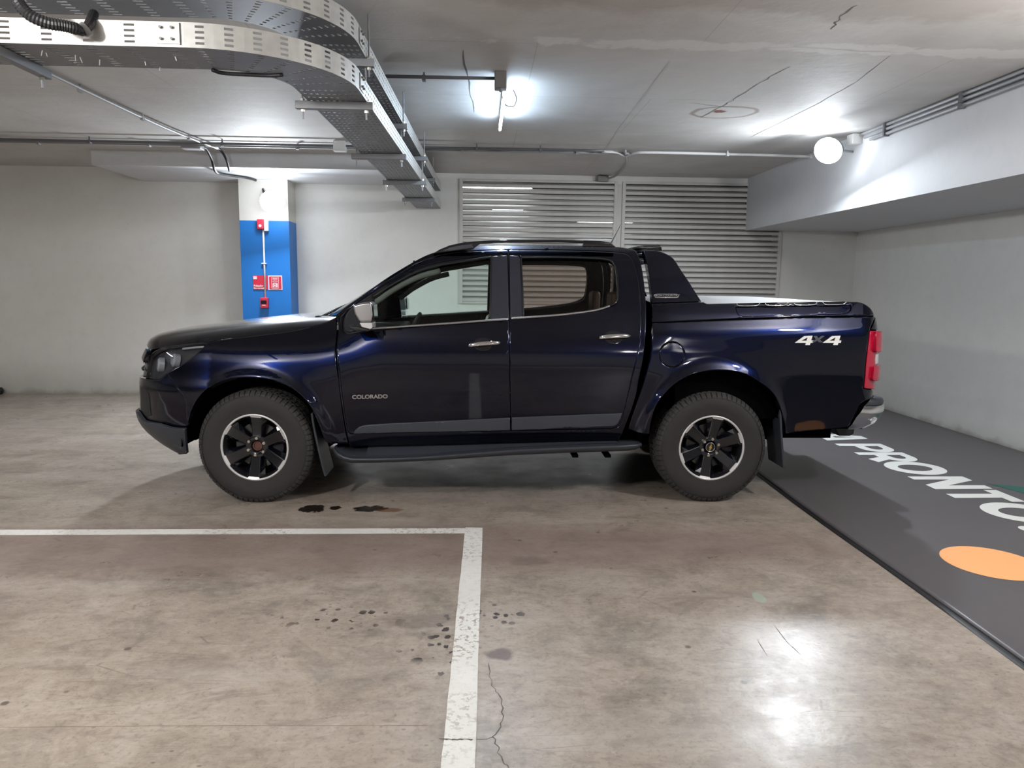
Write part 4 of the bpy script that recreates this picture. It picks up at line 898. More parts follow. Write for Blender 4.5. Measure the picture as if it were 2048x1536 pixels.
def flap(x0, x1, zt, zb, y0, y1):
    for sd in (1, -1):
        V = []; n = 6
        for i in range(n):
            t = i/(n-1); x = x0+(x1-x0)*t**1.3; z = zt+(zb-zt)*t
            for (dx, y) in ((0, y0), (0.016, y0), (0.016, y1), (0, y1)): V.append((x+dx, sd*y, z))
        Fs = [(i*4+k, i*4+(k+1) % 4, (i+1)*4+(k+1) % 4, (i+1)*4+k) for i in range(n-1) for k in range(4)]+[(0, 1, 2, 3), tuple((n-1)*4+k for k in range(4))]
        fixn(obj('mud_flap', V, Fs, 'greyp', TR, local=True, mod=(0.005, 2)))
a = at(622, 826, Y=TY-.9); b = at(649, 952, Y=TY-.9); flap(a[0], b[0], a[2], b[2], -0.915, -0.66)
a = at(1556, 797, Y=TY-.9); b = at(1563, 935, Y=TY-.9); flap(a[0], b[0], a[2], b[2], -0.925, -0.66)

# ---- underbody, wheel liners, interior
ub = G().box((-2.14, -.66, .38), (-1.99, .66, .60)).box((-2.25, -.58, .42), (-1.0, .58, .95)).box((-1.0, -.70, .36), (1.2, .70, .52)).box((-0.98, -.80, .50), (-.90, .80, 1.17)).box((1.30, -.84, .58), (2.70, -.78, 1.25)).box((1.30, .78, .58), (2.70, .84, 1.25)).box((1.3, -.84, .58), (1.34, .84, 1.3)).box((1.3, -.60, .50), (2.70, .60, .60)).box((2.05, -.8, .50), (2.70, .8, .60))
ub.box((-2.2, -.45, .36), (2.65, -.38, .47)).box((-2.2, .38, .36), (2.65, .45, .47)).tube([(XR, -.6, .38), (XR, .6, .38)], .05, 12).tube([(XR, 0, .38), (.2, 0, .42)], .045, 10).box((XR-.14, -.15, .25), (XR+.12, .15, .5)).tube([(.2, .3, .33), (2.4, .35, .36)], .035, 10).box((-.2, .25, .26), (.6, .5, .4))
obj('underbody', ub.V, ub.F, 'under', TR, local=True)
for xw, ra, rb_ in ((XF, .49, .49), (XR, .495, .54)):
    for sd in (1, -1):
        V = []; n = 24
        for i in range(n+1):
            t = math.radians(0+180*i/n); x = xw+ra*math.cos(t); z = WZ+rb_*math.sin(t)
            V += [(x, -sd*.90, z), (x, -sd*.56, z)]
        Fs = [(2*i, 2*i+1, 2*i+3, 2*i+2) for i in range(n)]; k = len(V); V += [(xw, -sd*.56, WZ)]; Fs += [(2*i+1, k, 2*i+3) for i in range(n)]
        obj('wheel_liner', V, Fs, 'under', TR, local=True, smooth=True)
cabin = G().box((-.95, -.80, .92), (-.70, .80, 1.12)).box((-.95, -.80, 1.10), (-.62, .80, 1.155))
dsh = obj('dashboard', cabin.V, cabin.F, 'trim', TR, local=True, mod=(.03, 3))
sw = []
for k in range(25):
    t = 2*PI*k/24; sw.append((-.52+.075*math.sin(t)*1, -.38+.18*math.cos(t), 1.10+.165*math.sin(t)))
g = G().tube(sw, .014, 8).tube([(-.52, -.38, 1.10), (-.70, -.38, 1.03)], .03, 8).box((-.53, -.55, 1.085), (-.515, -.21, 1.115))
obj('steering_wheel', g.V, g.F, 'trim', TR, local=True, smooth=True)
def seat(x, y, w_, zt, head=True, m='seat'):
    g = G().box((x-.50, y-w_/2, .62), (x+.05, y+w_/2, .80)); R = Matrix.Rotation(math.radians(14), 3, 'Y')
    g.box((-.06, -w_/2, 0), (.07, w_/2, zt), R, (x+.02, y, .74))
    s_ = obj('seat', g.V, g.F, m, TR, local=True, mod=(.04, 3))
    if head:
        ofs = R @ Vector((0, 0, zt+.02)); g = G().box((-.045, -.13, .03), (.05, .13, .21), R, (x+.02+ofs.x, y, .74+ofs.z)).tube([(x+.02+ofs.x, y-.06, .7+ofs.z), (x+.04+ofs.x, y-.06, .82+ofs.z)], .007, 6).tube([(x+.02+ofs.x, y+.06, .7+ofs.z), (x+.04+ofs.x, y+.06, .82+ofs.z)], .007, 6)
        obj('headrest', g.V, g.F, m, s_, local=True, mod=(.02, 3))
seat(-0.03, -.38, .50, .50); seat(-0.03, .38, .50, .50)
seat(0.82, 0, 1.35, .44, False)
for yy in (-.45, .45):
    g = G().box((.93, yy-.12, 1.22), (1.0, yy+.12, 1.44)); obj('headrest', g.V, g.F, 'seat', TR, local=True, mod=(.03, 3))
for sd in (1, -1):   # inner pillar trims
    g = G()
    for (a_, b_) in (((1010, 505), (1022, 650)),):
        p = F(*onS(*a_))[0]; q = F(*onS(*b_))[0]
        g.add([(p[0]-.10, (p[1]+.02)*sd, p[2]), (p[0]+.09, (p[1]+.02)*sd, p[2]), (q[0]+.10, (q[1]+.02)*sd, q[2]), (q[0]-.12, (q[1]+.02)*sd, q[2]), (p[0]-.08, (p[1]+.07)*sd, p[2]), (p[0]+.07, (p[1]+.07)*sd, p[2]), (q[0]+.08, (q[1]+.07)*sd, q[2]), (q[0]-.10, (q[1]+.07)*sd, q[2])], [(0, 1, 2, 3), (7, 6, 5, 4), (0, 3, 7, 4), (1, 5, 6, 2), (0, 4, 5, 1), (3, 2, 6, 7)])
    fixn(obj('pillar_trim', g.V, g.F, 'trim', TR, local=True))
    g = G(); P = skin3([(745, 600), (790, 572), (836, 549), (880, 537)], off=-.04)*np.array([1, sd, 1]); g.tube([Vector(p) for p in P], .022, 8); obj('pillar_trim', g.V, g.F, 'liner', TR, local=True, smooth=True)
g = G().tube([(-.52, -.02, 1.66), (-.50, 0, 1.60)], .01, 6).box((-.53, -.12, 1.53), (-.49, .12, 1.60)); obj('cabin_mirror', g.V, g.F, 'black', TR, local=True, mod=(.01, 2))

# ---- wheels
def wheel(name_rot, side, front):
    w_ = D.objects.new('wheel', None); C.objects.link(w_); w_.parent = TR; return w_
R0, RR = 0.3875, 0.226
tp = [(-.100, .214), (-.118, .222), (-.1215, .232), (-.1225, .245), (-.1285, .270), (-.1325, .300), (-.1315, .325), (-.1265, .345), (-.120, .358), (-.108, .369), (-.096, .3765), (-.085, .3795)]
prof = tp+[(-.06, .3795), (0, .380), (.06, .3795)]+[(-a, b) for a, b in tp[::-1]]
def flatten(V):
    V = np.array(V, float); z = V[:, 2]; lim = -WZ; k = z < lim; V[k, 2] = lim
    low = np.clip((-z-.30)/.085, 0, 1); V[:, 1] *= 1+0.05*low; return V
g = G().lathe(prof, 96); tyre_me = obj('tyre', flatten(g.V), g.F, 'rubber', None, smooth=True); fixn(tyre_me)
g = G(); nb = 64
for k in range(nb):
    a = 2*PI*k/nb
    for row, (y0, y1, r0, r1, ph) in enumerate(((-.128, -.088, .366, R0-.001, 0), (-.080, -.045, .379, R0, .5), (-.037, .037, .379, R0, .25), (.045, .080, .379, R0, .6), (.088, .128, .366, R0-.001, .1))):
        da = 2*PI/nb*.40; ac = a+ph*2*PI/nb; V = []
        for (aa) in (ac-da, ac+da):
            if row in (0, 4):
                s_ = -1 if row == 0 else 1
                ring_ = [(s_*.1285, .352), (s_*.121, .3665), (s_*.104, .3805), (s_*.088, R0), (s_*.088, .378)]
            else: ring_ = [(y0, r0-.004), (y0+.001, r1), (y1-.001, r1), (y1, r0-.004)]
            V += [(r*math.cos(aa), y, r*math.sin(aa)) for (y, r) in ring_]
        m_ = len(V)//2; g.add(V, [(i, i+m_, i+1+m_, i+1) for i in range(m_-1)]+[tuple(range(m_)), tuple(range(2*m_-1, m_-1, -1))])
tread_me = obj('tread', flatten(g.V), g.F, 'tread', None, kind='stuff'); fixn(tread_me)
# rim pieces
g = G().lathe([(-.112, .214), (-.1225, .216), (-.1240, .222), (-.1225, .2285), (-.112, .2285)], 96); lip = obj('rim_lip', g.V, g.F, 'rimsil', None, smooth=True, label='bright machined rim edge'); fixn(lip)
g = G().lathe([(-.118, .2165), (-.10, .205), (-.03, .196), (.08, .198), (.11, .214), (.09, .2), (-.06, .19)], 72).lathe([(.03, .0), (.03, .20)], 48); barrel = obj('rim_barrel', g.V, g.F, 'barrel', None, smooth=True); fixn(barrel)
g = G().lathe([(-.028, .06), (-.032, .065), (-.032, .155), (-.014, .155), (-.014, .06)], 48); disc = obj('brake_disc', g.V, g.F, 'disc', None, smooth=False); fixn(disc)
g = G().box((.09, -.045, -.045), (.175, -.005, .06)); cal = obj('brake_caliper', g.V, g.F, 'barrel', None, mod=(.01, 2))
def spoke_geo():
    R_ = [.045, .075, .11, .15, .185, .2165]; top = [.030, .0305, .0315, .033, .0355, .037]; fl_ = [.036, .042, .049, .058, .067, .074]
    yt = [-.080, -.086, -.093, -.101, -.108, -.1135]; yf = [-.045, -.048, -.055, -.066, -.082, -.101]
    V = []; 
    for r, a, b, y1, y2 in zip(R_, top, fl_, yt, yf): V += [(-b, y2, r), (-a, y1+.003, r), (-a*.85, y1, r), (a*.85, y1, r), (a, y1+.003, r), (b, y2, r)]
    Fs = [(i*6+k, i*6+k+1, (i+1)*6+k+1, (i+1)*6+k) for i in range(5) for k in range(5)]
    n = len(V); V += [(v[0], v[1]+.02, v[2]) for v in V]
    Fs += [(i*6, (i+1)*6, (i+1)*6+n, i*6+n) for i in range(5)]+[(i*6+5, i*6+5+n, (i+1)*6+5+n, (i+1)*6+5) for i in range(5)]
    return V, Fs
def tab_geo():
    V = [(-.0335, -.1165, .2035), (.0335, -.1165, .2035), (.045, -.1235, .2195), (-.045, -.1235, .2195), (-.0335, -.105, .2035), (.0335, -.105, .2035), (.045, -.11, .2195), (-.045, -.11, .2195)]
    return V, [(0, 1, 2, 3), (4, 7, 6, 5), (0, 4, 5, 1), (1, 5, 6, 2), (2, 6, 7, 3), (3, 7, 4, 0)]
sv, sf = spoke_geo(); spoke = obj('spoke', sv, sf, 'rim', None); fixn(spoke); tv, tf = tab_geo(); tab = obj('rim_tab', tv, tf, 'rimsil', None); fixn(tab)
g = G().lathe([(-.060, .085), (-.082, .076), (-.086, .066), (-.084, .040), (-.070, .037), (-.03, .037)], 48); hub = obj('hub', g.V, g.F, 'rim', None, smooth=True); fixn(hub)
g = G(); pts = [(.0105*math.cos(k*PI/3), .0105*math.sin(k*PI/3)) for k in range(6)]
g.prism(pts, -.098, -.075); g.tube([(0, -.098, 0), (0, -.102, 0)], .0075, 10); nut = obj('lug_nut', g.V, g.F, 'nut', None); fixn(nut)
g = G().lathe([(-.060, .0), (-.060, .022), (-.066, .024), (-.066, .033), (-.058, .036)], 32); bore = obj('hub_bore', g.V, g.F, 'rust', None, label='open hub with reddish rust, cap missing'); fixn(bore)
g = G().lathe([(-.094, 0), (-.094, .029), (-.092, .033), (-.080, .036)], 36); cap = obj('centre_cap', g.V, g.F, 'gloss', None, smooth=False); fixn(cap)
g = G().lathe([(-.0935, .029), (-.0955, .030), (-.0955, .0325), (-.092, .033)], 36); capr = obj('cap_ring', g.V, g.F, 'satin', None, smooth=True); fixn(capr)
g = G().prism([(-.020, -.0045), (-.0075, -.0045), (-.0085, -.0085), (.0065, -.0085), (.0075, -.0045), (.022, -.0045), (.020, .0045), (.0075, .0045), (.0085, .0085), (-.0065, .0085), (-.0075, .0045), (-.022, .0045)], -.0965, -.094)
emb = obj('cap_emblem', g.V, g.F, 'gold', None); fixn(emb)
protos = [tyre_me, tread_me, lip, barrel, disc, cal, spoke, tab, hub, nut, bore, cap, capr, emb]
first = {}
def put(p, par, rot, sub=None):
    o = p.copy() if id(p) in first else p
    if id(p) not in first: first[id(p)] = 1
    else: C.objects.link(o)
    o.parent = par; o.rotation_euler = (0, rot, 0); return o
for xw, phase in ((XF, 4), (XR, 10)):
    for sd in (1, -1):
        wv = D.objects.new('wheel', None); C.objects.link(wv); wv.parent = TR; wv.location = (xw, -sd*(0.92-.1325), WZ)
        wv.rotation_euler = (0, 0, (0 if sd == 1 else PI) + (math.radians(-2.5) if xw == XF else 0))
        if xw == XF: wv['label'] = 'front wheel with open rusty hub centre' if sd == 1 else 'front wheel on the far flank'
        else: wv['label'] = 'rear wheel with gold emblem centre cap' if sd == 1 else 'rear wheel on the far flank'
        put(tyre_me, wv, 0); put(tread_me, wv, 0)
        ph = math.radians(phase)
        for p in (lip, barrel, disc, cal, hub): put(p, wv, 0)
        for k in range(6):
            a = ph+k*PI/3; put(spoke, wv, a); put(tab, wv, a)
            b = a+PI/6 if False else a+math.radians(2); o = put(nut, wv, 0); o.location = (.058*math.sin(b), 0, .058*math.cos(b))
        if xw == XF and sd == 1: put(bore, wv, 0)
        else: put(cap, wv, 0); put(capr, wv, 0); put(emb, wv, math.radians(-78))

# ------------------------------------------------------------------ cable trays
def perforated(P, U0, hd, rows, period, phase, sl, sw_, name, m, parent, nrm=None):
    """strip along path P (N,3), width vector field hd (N,3); slots rows (fractions) every period"""
    P = np.array(P, float); d = np.r_[0, np.cumsum(np.linalg.norm(np.diff(P, axis=0), axis=1))]; L = d[-1]; wd = np.linalg.norm(hd[0])
    us = {0.0, L}; cols = []
    u = phase
    while u+sl < L: us |= {u, u+sl}; cols.append((u, u+sl)); u += period
    for q in np.arange(0, L, .06): us.add(q)
    us = sorted(us); us = [a for i, a in enumerate(us) if i == 0 or a-us[i-1] > 1e-5]
    vs = sorted({0.0, 1.0} | {r-sw_/wd/2 for r in rows} | {r+sw_/wd/2 for r in rows})
    def pt(u, v):
        p = np.array([np.interp(u, d, P[:, i]) for i in range(3)]); h = np.array([np.interp(u, d, hd[:, i]) for i in range(3)]); return p+h*v
    V = [pt(u, v) for u in us for v in vs]; nv = len(vs); Fs = []
    for i in range(len(us)-1):
        uc = (us[i]+us[i+1])/2; hc = any(a < uc < b for a, b in cols)
        for j in range(nv-1):
            vc = (vs[j]+vs[j+1])/2
            if hc and any(abs(vc-r) < sw_/wd/2 for r in rows): continue
            Fs.append((i*nv+j, i*nv+j+1, (i+1)*nv+j+1, (i+1)*nv+j))
    o = obj(name, V, Fs, m, parent); s = o.modifiers.new('solid', 'SOLIDIFY'); s.thickness = 0.0025; s.offset = 0; return o
XO, YI = -0.622, 3.255          # outer rail of the wall run; near rail of the side run
W_T = 0.315; RO = 0.62
def tray(zb, label, dx=0.0):
    t = thing('cable_tray', (-0.8, 4.4, zb), label, 'cable tray', 'perforated cable trays under the ceiling')
    ang = 0.0165
    def run_pts(off):   # off: 0 = outer/near rail, W_T = inner/far rail
        r = RO-off; cx, cy = XO-RO, YI+RO
        A = [(x, YI+off) for x in np.linspace(-3.4, cx, 20)]
        B = [(cx+r*math.sin(t_), cy-r*math.cos(t_)) for t_ in np.linspace(0, PI/2, 14)]
        Cc = [(XO-off+ang*(y-cy), y) for y in np.linspace(cy, WY-.02, 44)]
        return A, B, Cc
    for nm, off in (('side_rail', 0.0), ('side_rail', W_T)):
        A, B, Cc = run_pts(off)
        for sgm, per, sl, rws, sw_ in ((A, .168, .043, (.18, .40, .62, .84), .009), (B, .115, .036, (.18, .40, .62, .84), .010), (Cc, .052, .018, (.2, .5, .8), .012)):
            P = np.array([(p[0]+dx, p[1], zb) for p in sgm]); hd = np.tile([0, 0, .10], (len(P), 1))
            perforated(P, 0, hd, rws, per, per*.4, sl, sw_, nm, 'galv', t)
    A, B, Cc = run_pts(0.0); A2, B2, C2 = run_pts(W_T)
    for s1_, s2_, per, sl, nr, sw_ in ((A, A2, .168, .046, 9, .012), (B, B2, .13, .030, 9, .014), (Cc, C2, .070, .022, 10, .015)):
        P = np.array([(p[0]+dx, p[1], zb+.001) for p in s1_]); Q = np.array([(p[0]+dx, p[1], zb+.001) for p in s2_])
        perforated(P, 0, Q-P, tuple(np.linspace(.07, .93, nr)), per, per*.3, sl, sw_, 'tray_bottom', 'galvd', t)
    # splice plates with bolts
    for (x, y, ax) in ((XO-RO-.02, YI-.003, 'x'), (XO+.004, YI+RO+.03, 'y')):
        for uu in (.02, .065):
            for vv in (.03, .075):
                b0 = Vector((x-.09+uu, y-.002, zb+vv)) if ax == 'x' else Vector((x+.002, y+uu, zb+vv)); dd = Vector((0, -.012, 0)) if ax == 'x' else Vector((.012, 0, 0))
                G().tube([b0, b0+dd], .0055, 6).done('bolt', 'boxg', t)
        if ax == 'x': G().box((x-.09, y-.003, zb+.012), (x+.005, y, zb+.092)).box((x+.003, y-.006, zb+.008), (x+.006, y, zb+.096)).done('splice_plate', 'galv', t)
        else: G().box((x, y-.01, zb+.012), (x+.003, y+.09, zb+.092)).done('splice_plate', 'galv', t)
    return t
tray(2.45, 'lower of the two perforated galvanised cable trays, bending from left to the back wall')
tray(2.672, 'upper of the two perforated galvanised cable trays, right under the ceiling')
def strut(p, q, label, rods, ztop=CZ, h=.041, grp='strut brackets under the lower cable tray'):
    t = thing('strut_bracket', ((p[0]+q[0])/2, (p[1]+q[1])/2, p[2]), label, 'bracket', grp)
    P, Q = Vector(p), Vector(q); d = (Q-P).normalized(); s_ = Vector((0, 0, 1)).cross(d); pts = []
    for e in (P, Q):
        for (a, b) in ((-.0205, 0), (.0205, 0), (.0205, -h), (-.0205, -h)): pts.append(e+s_*a+Vector((0, 0, b)))
    fixn(obj('channel', pts, [(0, 1, 2, 3), (7, 6, 5, 4), (0, 4, 5, 1), (1, 5, 6, 2), (2, 6, 7, 3), (3, 7, 4, 0)], 'galvd', t, mod=(.003, 1)))
    for f in rods:
        c = P+(Q-P)*f; G().tube([(c.x, c.y, c.z-h-.05), (c.x, c.y, ztop)], .0055, 6).done('threaded_rod', 'galvd', t)
        G().tube([(c.x, c.y, c.z-h-.014), (c.x, c.y, c.z-h-.001)], .012, 6).tube([(c.x, c.y, c.z+.001), (c.x, c.y, c.z+.014)], .012, 6).done('nut', 'nut', t)
    return t
for i, (pa, pb, lb) in enumerate([((592, 203), (746, 205), 'nearest pale strut bracket under the lower cable tray, by the bend'), ((703, 307), (813, 309), 'second strut bracket under the lower cable tray, mottled grey'),
                                   ((765, 360), (853, 362), 'third strut bracket under the lower cable tray, over the cream wall'), ((804, 395.5), (869, 396.5), 'last strut bracket under the lower cable tray, nearest the back wall')]):
    a = at(*pa, Z=2.447); b = at(*pb, Z=2.447); y = (a[1]+b[1])/2; x0 = a[0]; x1 = b[0]
    strut((x0, y, 2.447), (x1, y, 2.447), lb, (.09, .91), 2.625)
    strut((x0, y, 2.669), (x1+.01, y, 2.669), lb.replace('lower', 'upper').replace(', by the bend', ', end showing at the bend').replace(', mottled grey', ', dark end showing').replace(', over the cream wall', ', above the third lower one').replace(', nearest the back wall', ', farthest back'), (.13, .93), grp='strut brackets under the upper cable tray')
strut((-2.02, 2.6, 2.447), (-2.02, 3.64, 2.447), 'dark strut bracket running out of frame under the cable tray at far left', (.955,), grp=None)
# cables lying in / under the trays
cb_ = [Vector(at(*p, Z=2.44)) for p in ((425, 140), (445, 146), (490, 149), (535, 151), (565, 150))]
t = tag(G().tube(spl([tuple(v) for v in cb_], 5), .009, 8).done('cable', 'cable', None, smooth=True), 'thin black cable hanging under the bend of the lower tray', 'cable')
for i, p in enumerate(((85, 100), (92, 104), (151, 109), (160, 113), (200, 118), (290, 122), (320, 134), (350, 112))):
    q = at(*p, Z=2.449); z = Vector(q)
    tag(G().tube([z+Vector((0, 0, -.002)), z+Vector((rng.uniform(-.008, .008), rng.uniform(-.012, .012), -.016-.012*rng.rand()))], .0022, 5).done('cable_tie', 'conduitw', None), '%s small white cable tie tail from the left under the lower tray' % ['first', 'second', 'third', 'fourth', 'fifth', 'sixth', 'seventh', 'eighth'][i], 'cable tie', 'cable tie tails under the lower tray')
hz = [at(28, -20, Y=3.1), at(40, 10, Y=3.08), at(62, 32, Y=3.08), at(95, 46, Y=3.1), at(125, 51, Y=3.13), at(150, 57, Y=3.16), at(165, 62, Y=3.2), at(178, 50, Y=3.22), at(188, 28, Y=3.3)]
P = spl([tuple(v) for v in hz], 10); rr = [0.022+(0.0022 if k % 2 else -.001) if k < 52 else 0.020 for k in range(len(P))]
hs = thing('conduit_hose', tuple(P[0]), 'black corrugated conduit hose looping over the cable tray at top left', 'hose')
G().tube([Vector(p) for p in P], rr, 12).done('hose_body', 'cable', hs, smooth=False); G().tube([Vector(P[60]), Vector(P[66])], .027, 12).done('hose_fitting', 'boxg', hs, smooth=True)

# ------------------------------------------------------------------ conduits, boxes, lamps
def conduit(pts, r, m, label, clips=(), grp=None, cat='pipe', name='conduit', n=5):
    t = thing(name, tuple(pts[0]), label, cat, grp); P = spl([tuple(p) for p in pts], n) if len(pts) > 2 else pts
    P = [(p[0], p[1], min(p[2], CZ-r-.004)) for p in P]
    G().tube([Vector(p) for p in P], r, 8).done('pipe', m, t, smooth=True)
    for c in clips:
        c = Vector(c); G().box((c.x-.012, c.y-.022, c.z-.024), (c.x+.012, c.y+.022, c.z+.012)).box((c.x-.006, c.y-.006, c.z+.01), (c.x+.006, c.y+.006, CZ-.002)).done('pipe_clip', m, t)
    return t
zc = 2.865
def cpt(px, py, z=zc): return at(px, py, Z=z)
conduit([(-9, 7.86, zc), (-2.6, 7.86, zc), (1.6, 7.86, zc)], .011, 'conduit', 'grey conduit running across under the ceiling, far one of the pair', [(x, 7.86, zc) for x in (-4.5, -3.4, -1.9, -0.2, 1.0)], 'conduits across the ceiling')
conduit([(-9, 7.68, zc-.01), (-0.2, 7.68, zc-.01), (1.25, 7.66, zc-.01)], .012, 'conduitd', 'dark conduit running across under the ceiling, near one of the pair', [(x, 7.68, zc-.01) for x in (-4.8, -3.9, -2.6, -1.45, -.05, .6)], 'conduits across the ceiling')
conduit([cpt(1205, 303), cpt(1235, 305), cpt(1250, 311), cpt(1270, 306), cpt(1300, 305), cpt(1400, 307), cpt(1520, 310), cpt(1623, 313)], .015, 'conduitw', 'white conduit across the ceiling ending at the beam on the right', [cpt(1455, 308), cpt(1621, 313)])
conduit([(-2.93, 2.2, zc), (-2.92, 5.2, zc), (-2.89, 6.8, zc), (-2.82, 7.6, zc), (-2.76, 8.0, zc)], .014, 'conduit', 'grey conduit running back from the tray towards the pillar lamp', [cpt(160, 178), cpt(285, 235), cpt(378, 275)])
a = [at(415, 290, Y=8.1), at(428, 297, Y=8.2), at(438, 318, Y=8.3), at(432, 342, Y=8.4), at(450, 349, Z=2.72), at(500, 358, Z=2.71), at(520, 366, Z=2.70), at(529, 385, Y=9.3), at(531, 398, Y=9.3)]
conduit([at(398, 286, Y=8.0), at(412, 297, Y=8.1), at(423, 318, Y=8.25), at(431, 343, Y=8.38), at(448, 349, Z=2.715), at(500, 357, Z=2.715), at(519, 366, Z=2.715), at(527, 382, Y=9.3), at(530, 400, Y=9.3)], .014, 'cable', 'black cable bending over the drop panel to the pillar lamp', cat='cable', name='cable')
conduit([at(425, 293, Y=8.0), at(440, 299, Y=8.15), at(452, 318, Y=8.25), at(459, 342, Y=8.38)], .013, 'cable', 'short black cable curving down at the edge of the drop panel', cat='cable', name='cable')
jb = at(385, 292, Y=7.95); tag(G().box((jb[0]-.10, jb[1]-.06, jb[2]-.035), (jb[0]+.10, jb[1]+.06, CZ)).done('junction_box', 'conduit', None, mod=(.006, 2)), 'grey junction box under the ceiling where the left conduits meet', 'box')
jb = at(680, 299, Y=7.68); tag(G().box((jb[0]-.06, jb[1]-.05, jb[2]-.02), (jb[0]+.06, jb[1]+.05, CZ)).done('junction_box', 'conduitw', None, mod=(.006, 2)), 'small pale junction box on the conduit left of the cable tray', 'box')
# lamp over the cab
conduit([cpt(745, 152), cpt(992, 157)], .012, 'conduitd', 'dark conduit feeding the ceiling tube lamp', [cpt(848, 155)])
jb = at(1001, 157, Z=2.86); jx, jy = jb[0], jb[1]
t = thing('ceiling_lamp', (jx, jy, CZ), 'tube lamp under the ceiling over the cab, glowing white, with grey box', 'light')
G().box((jx-.04, jy-.04, 2.79), (jx+.04, jy+.05, CZ)).done('junction_box', 'boxg', t, mod=(.005, 2))
G().tube([(jx, jy-.03, 2.79), (jx+.005, jy-.03, 2.765)], .012, 10).done('gland', 'conduit', t, smooth=True)
G().box((.145, 5.28, 2.815), (.165, 6.45, 2.845)).box((.145, 5.5, 2.845), (.165, 5.53, CZ)).box((.145, 6.2, 2.845), (.165, 6.23, CZ)).done('lamp_housing', 'conduitw', t)
G().tube([(.155, 5.30, 2.790), (.155, 6.43, 2.790)], .011, 10).done('tube', 'tubeb', t, smooth=True)
G().tube(spl([(jx+.005, jy-.03, 2.77), (jx+.03, jy+.02, 2.70), (jx+.09, jy+.04, 2.69), (jx+.11, jy+.03, 2.74), (jx+.09, jy+.05, 2.80)], 6), .004, 6).done('loose_wire', 'conduit', t, smooth=True)
# floods
def flood(name, c, aim, r, label, arm):
    t = thing(name, c, label, 'light', None); q = Vector(aim).to_track_quat('-Z', 'Y').to_matrix(); c = Vector(c)
    def T(p): return c+q @ Vector(p)
    g = G(); n = 20; V = []; Fs = []
    for (z, k) in ((-.005, 1.0), (.0, 1.08), (.03, 1.05), (.05, .7)): V += [T((r*k*math.cos(2*PI*i/n), r*k*math.sin(2*PI*i/n)*.8, z)) for i in range(n)]
    for j in range(3):
        for i in range(n): Fs.append((j*n+i, j*n+(i+1) % n, (j+1)*n+(i+1) % n, (j+1)*n+i))
    Fs += [tuple(range(n)), tuple(3*n+i for i in range(n))]; fixn(obj('lamp_housing', V, Fs, 'conduitd', t, smooth=True))
    V = [T((r*1.12*math.cos(2*PI*i/n), r*1.12*math.sin(2*PI*i/n)*.9, -.012)) for i in range(n)]+[T((0, 0, -.03))]
    obj('lens', V, [(i, (i+1) % n, n) for i in range(n)], 'lamp', t, smooth=True)
    G().tube([Vector(p) for p in arm], .010, 8).done('arm', 'conduit', t, smooth=True)
flood('flood_lamp', (-2.53, 9.16, 2.45), (0.15, -1, -.15), .13, 'round flood lamp glaring white on the cream top of the blue pillar', [(-2.53, 9.2, 2.45), (-2.53, 9.34, 2.45)])
flood('flood_lamp', (3.20, 6.82, 2.745), (-.75, -.55, -.45), .12, 'flood lamp glaring white on the beam at the right', [(3.24, 6.85, 2.76), (3.495, 6.95, 2.76)])
flood('flood_lamp', (-2.6, 1.32, 2.54), (.5, 1, -.5), .13, 'flood lamp hanging out of frame at upper left', [(-2.62, 1.30, 2.56), (-2.64, 1.28, CZ)])
flood('flood_lamp', (3.26, 2.74, 2.60), (-.8, .3, -.5), .12, 'flood lamp out of frame on the beam at the right', [(3.30, 2.74, 2.61), (3.495, 2.74, 2.61)])
for i, l in enumerate(L_FILL):  # fittings for the added fill tubes
    x, y = l.location.x, l.location.y; t = thing('ceiling_lamp', (x, y, CZ), ['added fill tube batten, unseen far behind the camera, left', 'added fill tube batten, unseen far behind the camera, right', 'added fill tube batten out of frame left of the nose'][i], 'light')
    G().box((x-.06, y-.62, 2.80), (x+.06, y+.62, CZ)).done('lamp_housing', 'conduitw', t); G().tube([(x, y-.58, 2.785), (x, y+.58, 2.785)], .013, 8).done('tube', 'tubem', t, smooth=True)  # housing and tube of the added fill batten
# beam conduits
for k, (dz, dxx, mm, lb) in enumerate(((.0, 0, 'conduit', 'uppermost of three grey conduits along the top of the beam'), (-.036, 0, 'conduit', 'middle one of three grey conduits along the top of the beam'), (-.075, 0.004, 'conduit', 'lowest of three grey conduits along the top of the beam'))):
    t = thing('conduit', (3.46, 3.0, 2.87+dz), lb, 'pipe', 'conduits along the beam'); G().tube([(3.468, 1.0, 2.878+dz), (3.468, 6.80-.1*k, 2.878+dz)], .014, 8).done('pipe', mm, t, smooth=True)
    for y in (4.0, 5.35, 6.35): G().box((3.445, y-.012, 2.878+dz-.02), (3.495, y+.012, 2.878+dz+.016)).done('pipe_clip', 'conduitd', t)
tag(G().box((3.40, 6.78, 2.80), (3.495, 6.90, 2.895)).done('junction_box', 'conduitw', None, mod=(.006, 2)), 'pale junction box on the beam above the flood lamp', 'box')
# small conduit on the louvre head
tag(G().box((1.50, 9.60, 2.82), (1.64, 9.70, 2.89)).done('junction_box', 'boxg', None, mod=(.004, 2)), 'dark junction box over the louvre head', 'box')
conduit([(1.62, 9.64, 2.85), (1.70, 9.4, 2.868), (1.66, 8.6, 2.868), (1.48, 7.72, 2.868)], .014, 'conduit', 'short grey conduit from the louvre head box towards the ceiling pipes')
